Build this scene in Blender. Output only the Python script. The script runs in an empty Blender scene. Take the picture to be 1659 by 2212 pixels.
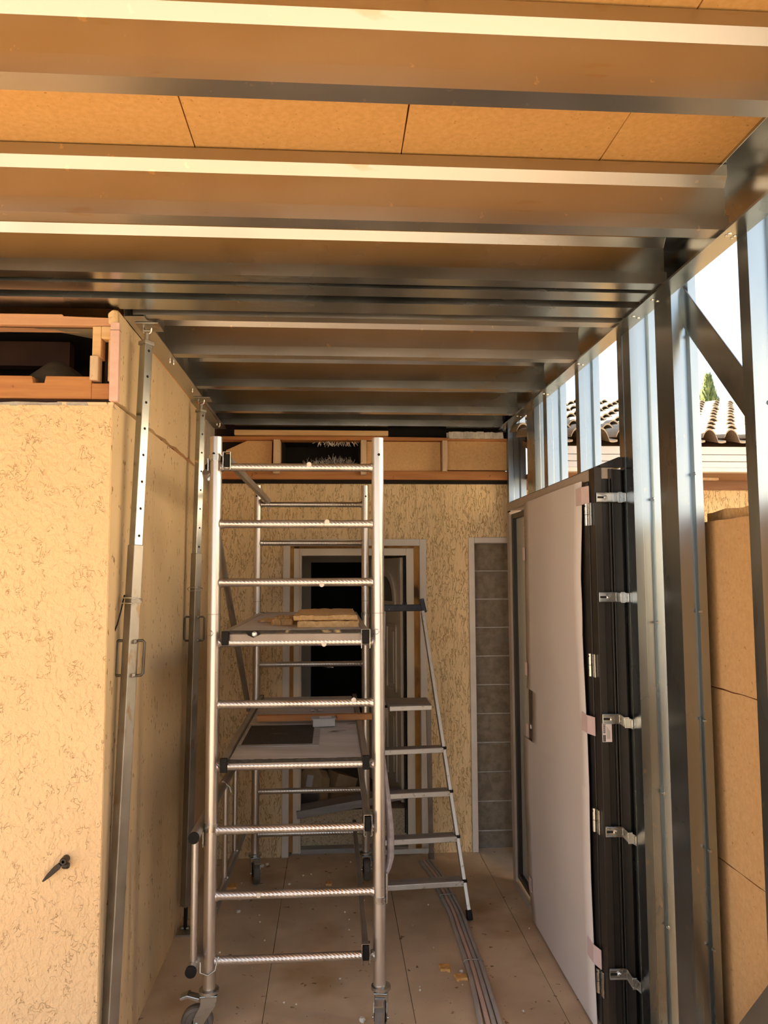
import bpy, bmesh, math, random
from mathutils import Vector, Matrix
random.seed(7)
SC = bpy.context.scene
COL = SC.collection

# ------------------------------------------------------------------ camera
def set_camera():
    y, p, r = (math.radians(a) for a in (3.85, 4.7, -0.28))
    f = Vector((math.sin(y)*math.cos(p), math.cos(y)*math.cos(p), math.sin(p)))
    rt = Vector((math.cos(y), -math.sin(y), 0)); up = rt.cross(f)
    r2 = rt*math.cos(r)+up*math.sin(r); u2 = -rt*math.sin(r)+up*math.cos(r)
    cd = bpy.data.cameras.new('camera'); cd.sensor_fit = 'HORIZONTAL'; cd.sensor_width = 36
    cd.lens = 36*1661/1659; cd.clip_start = .05; cd.clip_end = 300
    co = bpy.data.objects.new('camera', cd); COL.objects.link(co)
    b = -f
    co.matrix_world = Matrix(((r2.x, u2.x, b.x, 0), (r2.y, u2.y, b.y, 0), (r2.z, u2.z, b.z, 1.85), (0, 0, 0, 1)))
    SC.camera = co
set_camera()

# ------------------------------------------------------------------ sky, sun, exposure
W = bpy.data.worlds.new('sky'); SC.world = W; W.use_nodes = True
wn = W.node_tree.nodes; wl = W.node_tree.links
bg = wn['Background']; bg.inputs['Strength'].default_value = 1.8
tcw = wn.new('ShaderNodeTexCoord'); sxyz = wn.new('ShaderNodeSeparateXYZ'); rmp = wn.new('ShaderNodeValToRGB')
wl.new(tcw.outputs['Generated'], sxyz.inputs[0]); wl.new(sxyz.outputs['Z'], rmp.inputs[0]); wl.new(rmp.outputs[0], bg.inputs[0])
rmp.color_ramp.elements[0].position = 0.0; rmp.color_ramp.elements[0].color = (.84, .93, 1.0, 1)
rmp.color_ramp.elements[1].position = .75; rmp.color_ramp.elements[1].color = (.48, .70, 1.0, 1)
e = rmp.color_ramp.elements.new(.25); e.color = (.80, .92, 1.0, 1)
sd = bpy.data.lights.new('sun', 'SUN'); sd.energy = 37; sd.color = (1.0, .80, .55); sd.angle = .01
so = bpy.data.objects.new('sun', sd); COL.objects.link(so)
so.rotation_euler = Vector((.8, -.5, -.38)).to_track_quat('-Z', 'Y').to_euler(); so.location = (-8, 5, 6)
SC.view_settings.view_transform = 'Standard'; SC.view_settings.look = 'None'
SC.view_settings.gamma = 1; SC.view_settings.use_curve_mapping = False
SC.view_settings.exposure = 0.0
SC.cycles.max_bounces = 12; SC.cycles.diffuse_bounces = 6; SC.cycles.glossy_bounces = 6
SC.cycles.caustics_reflective = False; SC.cycles.caustics_refractive = False

# ------------------------------------------------------------------ materials
MATS = {}
def pmat(name, c1, c2=None, scale=6, rough=.6, metal=0, bump=0, bscale=40, stretch=(1, 1, 1), bstretch=None,
         bdist=.01, detail=4, lo=.35, hi=.65, specks=None, rough2=None, trans=0, spec=.5, ior=1.45, warp=0, aniso=0):
    m = bpy.data.materials.new(name); m.use_nodes = True; MATS[name] = m
    n = m.node_tree.nodes; l = m.node_tree.links; b = n['Principled BSDF']
    b.inputs['Roughness'].default_value = rough; b.inputs['Metallic'].default_value = metal
    b.inputs['Transmission Weight'].default_value = trans; b.inputs['Specular IOR Level'].default_value = spec
    b.inputs['IOR'].default_value = ior
    tc = n.new('ShaderNodeTexCoord')
    def mapped(st):
        mp = n.new('ShaderNodeMapping'); mp.inputs['Scale'].default_value = st
        l.new(tc.outputs['Object'], mp.inputs[0]); return mp
    def noise(sc, st, det, dist=0):
        t = n.new('ShaderNodeTexNoise'); t.inputs['Scale'].default_value = sc; t.inputs['Detail'].default_value = det
        t.inputs['Distortion'].default_value = dist
        l.new(mapped(st).outputs[0], t.inputs['Vector']); return t
    col = None
    if c2 is None:
        b.inputs['Base Color'].default_value = (*c1, 1)
    else:
        t = noise(scale, stretch, detail, warp)
        r = n.new('ShaderNodeValToRGB'); r.color_ramp.elements[0].position = lo; r.color_ramp.elements[1].position = hi
        r.color_ramp.elements[0].color = (*c1, 1); r.color_ramp.elements[1].color = (*c2, 1)
        l.new(t.outputs['Fac'], r.inputs[0]); col = r.outputs[0]
        if rough2 is not None:
            mr = n.new('ShaderNodeMapRange'); mr.inputs['To Min'].default_value = rough; mr.inputs['To Max'].default_value = rough2
            mr.inputs['From Min'].default_value = lo; mr.inputs['From Max'].default_value = hi
            l.new(t.outputs['Fac'], mr.inputs[0]); l.new(mr.outputs[0], b.inputs['Roughness'])
    for sp in (specks or []):
        sc, st, thr, wid, colr = sp
        t = noise(sc, st, 3)
        r = n.new('ShaderNodeValToRGB'); r.color_ramp.elements[0].position = thr; r.color_ramp.elements[1].position = thr+wid
        r.color_ramp.elements[0].color = (0, 0, 0, 1); r.color_ramp.elements[1].color = (1, 1, 1, 1)
        l.new(t.outputs['Fac'], r.inputs[0])
        mx = n.new('ShaderNodeMix'); mx.data_type = 'RGBA'
        l.new(r.outputs[0], mx.inputs['Factor']); mx.inputs['B'].default_value = (*colr, 1)
        if col is None: mx.inputs['A'].default_value = (*c1, 1)
        else: l.new(col, mx.inputs['A'])
        col = mx.outputs['Result']
    if col is not None: l.new(col, b.inputs['Base Color'])
    if bump:
        t = noise(bscale, bstretch or stretch, 5, warp)
        bp = n.new('ShaderNodeBump'); bp.inputs['Strength'].default_value = bump; bp.inputs['Distance'].default_value = bdist
        l.new(t.outputs['Fac'], bp.inputs['Height']); l.new(bp.outputs[0], b.inputs['Normal'])
    return m

def stucco(name, c1, c2, sc, st, bump, dist, crev, width=.022, mask=.5, big=2.2):
    """Rough-cast render: sparse squiggly trowel lines (contours of a warped noise) over a lumpy ground."""
    m = bpy.data.materials.new(name); m.use_nodes = True; MATS[name] = m
    n = m.node_tree.nodes; l = m.node_tree.links; b = n['Principled BSDF']
    b.inputs['Roughness'].default_value = .9; b.inputs['Specular IOR Level'].default_value = .2
    tc = n.new('ShaderNodeTexCoord'); mp = n.new('ShaderNodeMapping'); mp.inputs['Scale'].default_value = st
    l.new(tc.outputs['Object'], mp.inputs[0])
    def noise(scale, det, vec, dis=0):
        t = n.new('ShaderNodeTexNoise'); t.inputs['Scale'].default_value = scale; t.inputs['Detail'].default_value = det
        t.inputs['Distortion'].default_value = dis; l.new(vec, t.inputs['Vector']); return t.outputs['Fac']
    def math_(op, x, y=None):
        t = n.new('ShaderNodeMath'); t.operation = op
        for i, q in enumerate((x, y)):
            if q is None: continue
            if isinstance(q, (int, float)): t.inputs[i].default_value = q
            else: l.new(q, t.inputs[i])
        return t.outputs[0]
    def smooth(x, lo, hi):
        t = n.new('ShaderNodeMapRange'); t.interpolation_type = 'SMOOTHSTEP'
        t.inputs['From Min'].default_value = lo; t.inputs['From Max'].default_value = hi; l.new(x, t.inputs[0]); return t.outputs[0]
    A = noise(sc, 2, mp.outputs[0], .6); Mk = noise(sc*.45, 2, mp.outputs[0])
    line = smooth(math_('ABSOLUTE', math_('SUBTRACT', A, .5)), width*.3, width)      # 0 in the line
    fac = math_('MAXIMUM', line, smooth(Mk, mask+.06, mask-.02))
    fine = noise(150, 3, tc.outputs['Object'])
    h = math_('ADD', math_('ADD', math_('MULTIPLY', A, 1.1), math_('MULTIPLY', fac, .45)), math_('MULTIPLY', fine, .22))
    bp = n.new('ShaderNodeBump'); bp.inputs['Strength'].default_value = bump; bp.inputs['Distance'].default_value = dist
    l.new(h, bp.inputs['Height']); l.new(bp.outputs[0], b.inputs['Normal'])
    r2 = n.new('ShaderNodeValToRGB'); r2.color_ramp.elements[0].position = .3; r2.color_ramp.elements[1].position = .7
    r2.color_ramp.elements[0].color = (*c1, 1); r2.color_ramp.elements[1].color = (*c2, 1)
    l.new(noise(big, 5, tc.outputs['Object']), r2.inputs[0])
    mx = n.new('ShaderNodeMix'); mx.data_type = 'RGBA'; mx.inputs['A'].default_value = (*crev, 1)
    l.new(fac, mx.inputs['Factor']); l.new(r2.outputs[0], mx.inputs['B'])
    l.new(mx.outputs['Result'], b.inputs['Base Color'])
    return m

OCH = (.80, .56, .315); OCH2 = (.84, .60, .345)
M_front = stucco('render_front', OCH, OCH2, 50, (1, 1, .75), 1.0, .010, (.66, .445, .235), .018, .54)
M_back = stucco('render_back', (.84, .64, .375), (.88, .69, .42), 62, (1, 1, .27), .9, .008, (.56, .39, .20), .04, .42)
M_side = pmat('render_side', (.78, .60, .36), (.83, .65, .41), 3, .9, bump=.25, bscale=60, bdist=.003, spec=.2,
              specks=[(55, (1, 1, .45), .66, .03, (.33, .22, .11)), (1.5, (1, 3, .35),   .60, .2, (.70, .54, .335))])
M_bounce = pmat('bounce_render', (.83, .75, .62), (.87, .79, .66), 4, .9)
M_ground = pmat('gravel', (.48, .38, .265), (.56, .455, .325), 12, .95, bump=.3, bscale=90)
M_floor = pmat('floor_board', (.57, .455, .325), (.74, .61, .45), 3.2, .8, bump=.06, bscale=150, bdist=.002, spec=.3,
               specks=[(2.0, (1, 1, 1), .56, .16, (.44, .30, .17)), (22, (1, 1, 1), .68, .05, (.24, .15, .08)), (70, (1, 1, 1), .72, .03, (.20, .13, .08))])
M_floor2 = pmat('floor_board_low_bounce', (.40, .325, .24), (.52, .43, .325), 3.2, .8, spec=.3, specks=[(2.0, (1, 1, 1), .56, .16, (.32, .24, .15))])  # unseen near boards, coloured darker so less sunlight bounces up to the joists
M_galv = pmat('galvanised_steel', (.42, .45, .46), (.53, .56, .57), 5, .20, 1, bump=.03, bscale=14, bdist=.004, rough2=.28, stretch=(.4, 1, 1),
              specks=[(9, (.25, 1, 1), .66, .1, (.50, .46, .40))])
M_galv_warm = pmat('dusty_steel', (.49, .475, .45), (.56, .545, .52), 4, .29, 1, bump=.03, bscale=12, bdist=.004, rough2=.38, stretch=(.4, 1, 1),
                   specks=[(11, (.5, 1, 2), .67, .06, (.50, .44, .36)), (26, (1, 1, 1), .70, .03, (.72, .64, .52))])
M_stud = pmat('stud_steel', (.33, .38, .42), (.40, .46, .50), 4, .24, 1, bump=.06, bscale=9, bdist=.006, rough2=.34, stretch=(1, 1, .3),
              specks=[(30, (1, 1, .6), .70, .05, (.52, .47, .40))])
M_prop = pmat('prop_steel', (.34, .33, .31), (.44, .43, .40), 7, .36, 1, rough2=.5, specks=[(18, (1, 1, .5), .62, .08, (.36, .28, .2))])
M_alu = pmat('aluminium', (.60, .57, .55), (.70, .67, .65), 8, .30, 1, bump=.04, bscale=60, bdist=.002, rough2=.42, stretch=(1, 1, .3),
             specks=[(40, (1, 1, .6), .68, .04, (.55, .48, .42))])
M_aludark = pmat('dull_aluminium', (.42, .40, .37), (.52, .49, .46), 8, .45, 1, rough2=.55)
M_alustep = pmat('ladder_aluminium', (.62, .60, .56), (.72, .70, .66), 9, .42, .85, rough2=.55, specks=[(28, (1, 1, 1), .64, .06, (.45, .40, .33))])
M_knurl = None
M_deckbeam = pmat('worn_aluminium', (.34, .29, .25), (.42, .36, .31), 9, .55, .3, rough2=.65)
M_loop = pmat('dark_steel_bar', (.10, .085, .07), (.15, .13, .11), 12, .5, .7)
M_black = pmat('black_plastic', (.007, .007, .006), (.012, .011, .010), 20, .6, spec=.25)
M_blue = pmat('blue_black_plastic', (.02, .025, .04), (.035, .04, .055), 14, .4, specks=[(60, (1, 1, 1), .7, .03, (.5, .48, .42))])
M_rubber = pmat('grey_rubber', (.11, .095, .08), (.19, .165, .14), 14, .75)
M_zinc = pmat('zinc_plated', (.52, .51, .48), (.64, .63, .60), 20, .22, 1, rough2=.34)
M_fibre = pmat('wood_fibre', (.70, .40, .145), (.78, .465, .185), 60, .95, bump=.25, bscale=220, bdist=.002, spec=.1, detail=6, specks=[(90, (1, 1, 1), .68, .05, (.50, .25, .08))])
M_fibre2 = pmat('wood_fibre_pale', (.64, .40, .19), (.71, .46, .23), 70, .95, bump=.3, bscale=200, bdist=.002, spec=.1, detail=6, specks=[(80, (1, 1, 1), .68, .05, (.47, .26, .1))])
M_scrap = pmat('wood_fibre_torn', (.62, .38, .16), (.74, .50, .25), 60, .95, bump=.8, bscale=90, bdist=.006, spec=.1)
M_timber = pmat('new_timber', (.68, .42, .19), (.80, .55, .29), 10, .75, stretch=(.25, 3, 3), bump=.15, bscale=20, bdist=.003)
M_redtimber = pmat('red_timber', (.43, .18, .065), (.54, .25, .09), 10, .75, stretch=(.3, 4, 4), bump=.15, bscale=20, bdist=.003, specks=[(14, (1, 1, 1), .67, .05, (.22, .09, .04))])
M_toptimber = pmat('pale_red_timber', (.56, .29, .155), (.66, .37, .21), 10, .75, stretch=(.3, 4, 4), bump=.15, bscale=20, bdist=.003, specks=[(9, (1, 1, 1), .70, .05, (.30, .14, .07))])
M_pink = pmat('pink_board', (.72, .46, .38), (.78, .53, .45), 30, .9)
M_paletimber = pmat('pale_timber', (.62, .45, .28), (.72, .54, .36), 14, .8, stretch=(3, 3, .4), specks=[(30, (1, 1, 1), .68, .05, (.42, .28, .16))])
M_film = pmat('membrane', (.25, .21, .14), (.32, .27, .19), 5, .7)
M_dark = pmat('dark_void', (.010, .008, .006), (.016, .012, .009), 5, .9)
M_darkwood = pmat('dark_old_wood', (.028, .010, .006), (.045, .018, .010), 8, .8)
M_bag = pmat('insulation_sack', (.055, .045, .03), (.09, .07, .05), 12, .8, bump=.3, bscale=14, bdist=.02)
M_wool = pmat('glass_wool', (.55, .52, .48), (.75, .72, .66), 30, .6)
M_pvc = pmat('cream_pvc', (.72, .64, .52), (.76, .68, .56), 5, .4)
M_whitetrim = pmat('white_trim', (.68, .63, .57), (.76, .71, .65), 8, .8, bump=.2, bscale=70, bdist=.003)
M_foam = pmat('rust_foam', (.36, .18, .05), (.52, .29, .09), 14, .9, bump=.8, bscale=30, bdist=.01, stretch=(1, 1, .5), specks=[(8, (1, 1, .4), .6, .08, (.10, .05, .02))])
M_block = pmat('concrete_block', (.20, .155, .105), (.28, .23, .17), 25, .95, bump=.6, bscale=120, bdist=.004, spec=.15, specks=[(5, (1, 1, 1), .6, .12, (.24, .21, .18))])
M_mortar = pmat('mortar', (.44, .40, .35), (.52, .48, .42), 30, .95, bump=.6, bscale=80)
M_room = pmat('room_paint', (.52, .49, .43), (.56, .52, .46), 5, .8)
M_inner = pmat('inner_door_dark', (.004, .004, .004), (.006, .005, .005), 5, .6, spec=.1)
M_rough = pmat('speckled_riser', (.50, .40, .26), (.62, .51, .35), 60, .95, bump=.6, bscale=90, bdist=.005, specks=[(110, (1, 1, 1), .6, .04, (.26, .20, .12))])
M_sill = pmat('grey_sill', (.30, .28, .27), (.40, .38, .36), 10, .6, stretch=(.3, 3, 3))
M_card = pmat('cardboard', (.46, .31, .17), (.52, .36, .21), 20, .85)
M_poly = pmat('clear_wrap', (.8, .78, .75), None, rough=.12, trans=.85, ior=1.2)
M_wrap = pmat('purple_wrap', (.30, .27, .30), (.40, .37, .40), 30, .14, bump=.5, bscale=30, bdist=.006, spec=.8)
M_tub = pmat('tub_plastic', (.78, .76, .74), None, rough=.25, trans=.35, ior=1.2)
M_anth = pmat('anthracite_frame', (.020, .016, .013), (.025, .020, .017), 30, .38)
M_taupe = pmat('film_covered_frame', (.44, .37, .30), (.48, .41, .34), 12, .5)
M_cover = pmat('protective_cover', (.72, .66, .63), (.75, .69, .66), 3, .75, bump=.05, bscale=120, bdist=.001)
M_tape = pmat('pink_tape', (.74, .58, .58), (.78, .62, .62), 20, .35)
M_label = pmat('sticker_paper', (.80, .72, .70), None, rough=.5)
M_glass = pmat('door_glass', (.70, .74, .68), (.76, .80, .74), 3, .16, trans=.45, ior=1.45, stretch=(1, 1, .3))
M_fanglass = pmat('frosted_glass', (.16, .16, .14), (.20, .20, .18), 4, .12)
M_conduit = pmat('grey_conduit', (.40, .39, .385), (.50, .49, .48), 8, .5, specks=[(4, (1, 1, 1), .6, .15, (.56, .52, .45))])
M_pinkpipe = pmat('pink_conduit', (.64, .47, .40), (.72, .55, .47), 8, .5)
M_plaster = pmat('plaster_crumb', (.75, .70, .62), (.84, .79, .72), 30, .9)
M_tile = pmat('clay_tile', (.38, .295, .20), (.48, .38, .265), 7, .85, bump=.2, bscale=60, specks=[(20, (1, 1, 1), .66, .06, (.30, .22, .15))])
M_fascia = pmat('white_fascia', (.56, .55, .55), (.60, .59, .59), 5, .5)
M_soffit = pmat('brown_soffit', (.26, .14, .08), (.34, .19, .11), 8, .7, stretch=(.3, 3, 3))
M_leaf = pmat('cypress_leaf', (.10, .15, .05), (.22, .26, .09), 9, .8, bump=.6, bscale=30, bdist=.03)
M_bark = pmat('bark', (.15, .10, .07), (.2, .14, .1), 10, .9)
M_mat = pmat('nonslip_hatch', (.022, .018, .014), (.045, .036, .027), 60, .8, bump=.5, bscale=120, bdist=.003, specks=[(9, (1, 2, 1), .66, .05, (.42, .32, .16))])
M_deck = pmat('deck_plywood', (.50, .46, .42), (.62, .58, .54), 6, .7, stretch=(.5, 3, 3), specks=[(14, (1, 2, 1), .64, .05, (.52, .46, .38)), (5, (1, 1, 1), .66, .08, (.16, .13, .11))])
M_iron = pmat('black_iron', (.03, .024, .02), (.05, .04, .03), 30, .5, .3)

def knurled():
    m = M_alu.copy(); m.name = 'knurled_aluminium'; n = m.node_tree.nodes; l = m.node_tree.links; b = n['Principled BSDF']
    b.inputs['Base Color'].default_value = (.66, .60, .56, 1)
    tc = n.new('ShaderNodeTexCoord')
    w1 = n.new('ShaderNodeTexWave'); w1.inputs['Scale'].default_value = 38; w1.bands_direction = 'DIAGONAL'
    l.new(tc.outputs['Object'], w1.inputs['Vector'])
    bp = n.new('ShaderNodeBump'); bp.inputs['Strength'].default_value = .35; bp.inputs['Distance'].default_value = .002
    l.new(w1.outputs['Fac'], bp.inputs['Height']); l.new(bp.outputs[0], b.inputs['Normal'])
    return m
M_knurl = knurled()

# ------------------------------------------------------------------ mesh helpers
class MB:
    def __init__(s, xf=None): s.v = []; s.f = []; s.sm = []; s.xf = xf
    def add(s, vs, fs, smooth=False):
        o = len(s.v)
        s.v += [tuple(s.xf @ Vector(p)) if s.xf else tuple(p) for p in vs]
        s.f += [tuple(i+o for i in f) for f in fs]; s.sm += [smooth]*len(fs); return s
    def box(s, x0, x1, y0, y1, z0, z1):
        vs = [(x, y, z) for x in (x0, x1) for y in (y0, y1) for z in (z0, z1)]
        return s.add(vs, [(0, 1, 3, 2), (4, 6, 7, 5), (0, 4, 5, 1), (2, 3, 7, 6), (0, 2, 6, 4), (1, 5, 7, 3)])
    def bar(s, p0, p1, w, h, up=(0, 0, 1), ends=True):
        p0, p1 = Vector(p0), Vector(p1); d = (p1-p0).normalized(); u = Vector(up)
        a = d.cross(u).normalized(); b = a.cross(d).normalized()
        vs = [p+a*i*w/2+b*j*h/2 for p in (p0, p1) for i, j in ((-1, -1), (1, -1), (1, 1), (-1, 1))]
        return s.add(vs, [(0, 1, 2, 3), (7, 6, 5, 4), (0, 4, 5, 1), (1, 5, 6, 2), (2, 6, 7, 3), (3, 7, 4, 0)])
    def prism(s, poly, axis, a0, a1):
        """poly: 2D points; axis 'x': poly=(y,z); 'y': (x,z); 'z': (x,y)"""
        def P(q, a): return {'x': (a, q[0], q[1]), 'y': (q[0], a, q[1]), 'z': (q[0], q[1], a)}[axis]
        n = len(poly); vs = [P(q, a0) for q in poly]+[P(q, a1) for q in poly]
        fs = [(i, (i+1) % n, n+(i+1) % n, n+i) for i in range(n)]
        return s.add(vs, fs+[tuple(range(n-1, -1, -1)), tuple(range(n, 2*n))])
    def sheet(s, pts, t, axis, a0, a1):
        """bent sheet metal: open 2D polyline pts given thickness t, extruded; quads only"""
        P = [Vector(p) for p in pts]; n = len(P); off = []
        for i in range(n):
            ns = []
            if i > 0: d = (P[i]-P[i-1]).normalized(); ns.append(Vector((-d.y, d.x)))
            if i < n-1: d = (P[i+1]-P[i]).normalized(); ns.append(Vector((-d.y, d.x)))
            m = ns[0] if len(ns) == 1 else (ns[0]+ns[1])/max(.4, 1+ns[0].dot(ns[1]))
            off.append(P[i]+m*t)
        def Q(q, a): return {'x': (a, q[0], q[1]), 'y': (q[0], a, q[1]), 'z': (q[0], q[1], a)}[axis]
        for i in range(n-1):
            c = [P[i], P[i+1], off[i+1], off[i]]
            vs = [Q(q, a0) for q in c]+[Q(q, a1) for q in c]
            fs = [(0, 1, 5, 4), (2, 3, 7, 6), (3, 2, 1, 0), (4, 5, 6, 7)]
            if i == 0: fs.append((3, 0, 4, 7))
            if i == n-2: fs.append((1, 2, 6, 5))
            s.add(vs, fs)
        return s
    def tube(s, pts, r, n=16, caps=True):
        pts = [Vector(p) for p in pts]; rs = r if isinstance(r, (list, tuple)) else [r]*len(pts)
        rings = []; ref = None
        for i, p in enumerate(pts):
            d = (pts[min(i+1, len(pts)-1)]-pts[max(i-1, 0)]).normalized()
            if ref is None: ref = Vector((0, 0, 1)) if abs(d.z) < .9 else Vector((0, 1, 0))
            a = d.cross(ref).normalized(); b = a.cross(d).normalized(); ref = b
            rings.append([p+(a*math.cos(2*math.pi*k/n)+b*math.sin(2*math.pi*k/n))*rs[i] for k in range(n)])
        vs = [v for q in rings for v in q]
        fs = [(i*n+k, i*n+(k+1) % n, (i+1)*n+(k+1) % n, (i+1)*n+k) for i in range(len(pts)-1) for k in range(n)]
        o = len(vs); s.add(vs, fs, True)
        if caps: s.add(rings[0], [tuple(range(n-1, -1, -1))]); s.add(rings[-1], [tuple(range(n))])
        return s
    def lathe(s, prof, c, axis='z', n=24):
        """prof: (radius, height along axis)"""
        c = Vector(c); vs = []
        for r, h in prof:
            for k in range(n):
                a = 2*math.pi*k/n; u, w = r*math.cos(a), r*math.sin(a)
                vs.append(c+Vector({'z': (u, w, h), 'x': (h, u, w), 'y': (w, h, u)}[axis]))
        m = len(prof)
        fs = [(i*n+k, i*n+(k+1) % n, (i+1)*n+(k+1) % n, (i+1)*n+k) for i in range(m-1) for k in range(n)]
        s.add(vs, fs, False)
        return s.add(vs[:n], [tuple(range(n-1, -1, -1))]).add(vs[-n:], [tuple(range(n))])
    def slab_rough(s, x0, x1, y0, y1, z0, z1, nx=10, ny=6, j=.006, sides=True):
        """rough-edged sheet: jittered top/bottom grids"""
        def grid(z, jj):
            return [(x0+(x1-x0)*i/nx+random.uniform(-j, j), y0+(y1-y0)*k/ny+random.uniform(-j, j), z+random.uniform(-jj, jj)) for k in range(ny+1) for i in range(nx+1)]
        t = grid(z1, j*.4); b = [(p[0]+random.uniform(-j, j)*.5, p[1]+random.uniform(-j, j)*.5, z0) for p in t]
        N = nx+1; M = N*(ny+1); fs = []
        for k in range(ny):
            for i in range(nx):
                a = k*N+i; fs += [(a, a+1, a+N+1, a+N), (M+a, M+a+N, M+a+N+1, M+a+1)]
        edge = [i for i in range(N)]+[k*N+nx for k in range(1, ny+1)]+[ny*N+i for i in range(nx-1, -1, -1)]+[k*N for k in range(ny-1, 0, -1)]
        for q in range(len(edge)):
            a, b2 = edge[q], edge[(q+1) % len(edge)]; fs.append((b2, a, M+a, M+b2))
        return s.add(t+b, fs)

BASE = {}
def build(name, mb, mat, parent=None, base=None, bev=0, seg=2, recalc=True):
    if parent is None:
        if base is None:
            xs = [v[0] for v in mb.v]; ys = [v[1] for v in mb.v]; zs = [v[2] for v in mb.v]
            base = ((min(xs)+max(xs))/2, (min(ys)+max(ys))/2, min(zs))
    else: base = BASE[parent.name]
    bx, by, bz = base
    me = bpy.data.meshes.new(name)
    me.from_pydata([(x-bx, y-by, z-bz) for x, y, z in mb.v], [], mb.f)
    me.polygons.foreach_set('use_smooth', mb.sm)
    if recalc:
        bm = bmesh.new(); bm.from_mesh(me); bmesh.ops.recalc_face_normals(bm, faces=bm.faces); bm.to_mesh(me); bm.free()
    me.materials.append(mat)
    o = bpy.data.objects.new(name, me); COL.objects.link(o)
    BASE[o.name] = base
    if parent is not None: o.parent = parent
    else: o.location = base
    if bev:
        b = o.modifiers.new('edge', 'BEVEL'); b.width = bev; b.segments = seg; b.limit_method = 'ANGLE'; b.angle_limit = math.radians(40)
    return o
def tag(o, label, cat, group=None, kind=None):
    o['label'] = label; o['category'] = cat
    if group: o['group'] = group
    if kind: o['kind'] = kind
    return o
def thing(name, base, label, cat, group=None, kind=None):
    o = bpy.data.objects.new(name, None); COL.objects.link(o); o.location = base; BASE[o.name] = base
    o.empty_display_size = .1
    return tag(o, label, cat, group, kind)
def B(*a): return MB().box(*a)

# ------------------------------------------------------------------ ground and yard
o = build('ground', B(-60, 60, -60, 60, -.25, -.06), M_ground); tag(o, 'warm gravelly ground around and beneath the timber floor', 'ground', kind='structure')

o = build('wall_bounce', B(5.0, 5.25, -3.3, 4.6, -.06, 4.2), M_bounce); tag(o, 'pale wall added out of view right of the studs to bounce warm sunlight', 'wall', kind='structure')  # unseen wall added to throw warm bounce light onto the left wall

# floor boards: joints run along the passage
fl = build('floor', B(-3.1, 1.42, -1.2, 5.5, -.06, -.03), M_mortar); tag(fl, 'brown dusty floor of long boards with thin joints', 'floor', kind='structure')
edges = [-2.83, -2.195, -1.56, -.925, -.29, .346, .981, 1.42]
for i in range(len(edges)-1):
    for y0, y1 in ((-1.2, 2.2), (2.2, 5.42)):
        build('panel', B(edges[i]+.0012, edges[i+1]-.0012, y0+.0012, y1-.0012, -.03, 0), M_floor if y0 > 0 else M_floor2, fl, bev=.0015)

# ------------------------------------------------------------------ house: left wing
wl_ = build('wall_left', B(-1.01, -.81, 2.86, 5.27, 0, 2.492), M_side); tag(wl_, 'side face of the ochre rendered house wall along the left of the passage', 'wall', kind='structure')
# proud upper strips with ragged lower edge
def ragged_strip(y0, y1, z0, z1, x_in, x_out):
    mb = MB(); n = 26; low = [z0+random.uniform(-.006, .006)-(.004 if k % 5 == 0 else 0) for k in range(n+1)]
    vs = []
    for k in range(n+1):
        y = y0+(y1-y0)*k/n
        vs += [(x_in, y, low[k]), (x_out, y, low[k]+.004), (x_out, y, z1), (x_in, y, z1)]
    fs = []
    for k in range(n):
        a = 4*k
        for q in range(4): fs.append((a+q, a+(q+1) % 4, a+4+(q+1) % 4, a+4+q))
    fs += [(3, 2, 1, 0), (4*n, 4*n+1, 4*n+2, 4*n+3)]
    return mb.add(vs, fs)
build('render_strip', ragged_strip(2.875, 4.58, 2.502, 2.8445, -.823, -.803), M_side, wl_)
build('render_strip', ragged_strip(4.595, 4.86, 2.30, 2.8445, -.90, -.800), M_side, wl_)
build('render_strip', MB().prism([(4.87, 2.55), (5.2, 2.72), (5.2, 2.8445), (4.87, 2.8445)], 'x', -.90, -.795), M_mortar, wl_)
# broken corner lump at the top of the strip
mb = MB(); 
mb.prism([(-.835, 2.79), (-.80, 2.79), (-.803, 2.842), (-.82, 2.846), (-.838, 2.83)], 'y', 2.862, 2.90)
build('render_lump', mb, M_front, wl_, bev=.006)
# thin crack in the lower wall near the corner
for pts in ([(2.99, 2.02), (3.0, 2.10), (2.985, 2.18), (2.995, 2.25)],):
    pass

wf = build('wall_front', B(-3.1, -.812, 2.855, 3.05, 0, 2.478), M_front); tag(wf, 'ochre rough rendered end wall facing the yard at the left', 'wall', kind='structure')
mb = MB().slab_rough(-3.1, -.815, 2.86, 3.05, 2.474, 2.49, 40, 3, .006)
build('mortar_bed', mb, M_mortar, wf)
o = build('wall_sun_shield', B(-3.3, -3.1, 2.75, 5.7, -.03, 3.05), M_side); tag(o, 'ochre rendered wall added out of view to keep sun off the left side', 'wall', kind='structure')  # unseen wall, added and sized to control the sun coming from the left

# cut eave above the end wall
ev = thing('eave_frame', (-1.9, 3.0, 2.49), 'exposed orange timber eave framing cut open above the ochre end wall', 'timber frame')
mb = MB().box(-.894, -.83, 2.877, 2.945, 2.508, 2.567).prism([(-3.1, 2.508), (-.894, 2.508), (-.895, 2.592), (-1.06, 2.592), (-1.065, 2.566), (-1.105, 2.566), (-1.11, 2.592), (-3.1, 2.592)], 'y', 2.875, 2.95)
build('bottom_plate', mb, M_redtimber, ev, bev=.002)
build('packing_strip', B(-3.1, -.83, 2.89, 3.0, 2.49, 2.508), M_darkwood, ev)
build('top_plate', MB().prism([(-3.1, 2.775), (-.82, 2.784), (-.82, 2.814), (-1.0, 2.818), (-1.005, 2.825), (-3.1, 2.818)], 'y', 2.868, 2.96), M_toptimber, ev, bev=.002)
build('upper_post', B(-.893, -.862, 2.87, 2.93, 2.665, 2.782), M_timber, ev, bev=.002)
build('lower_post', B(-.898, -.868, 2.862, 2.915, 2.577, 2.668), M_paletimber, ev, bev=.002)
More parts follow.
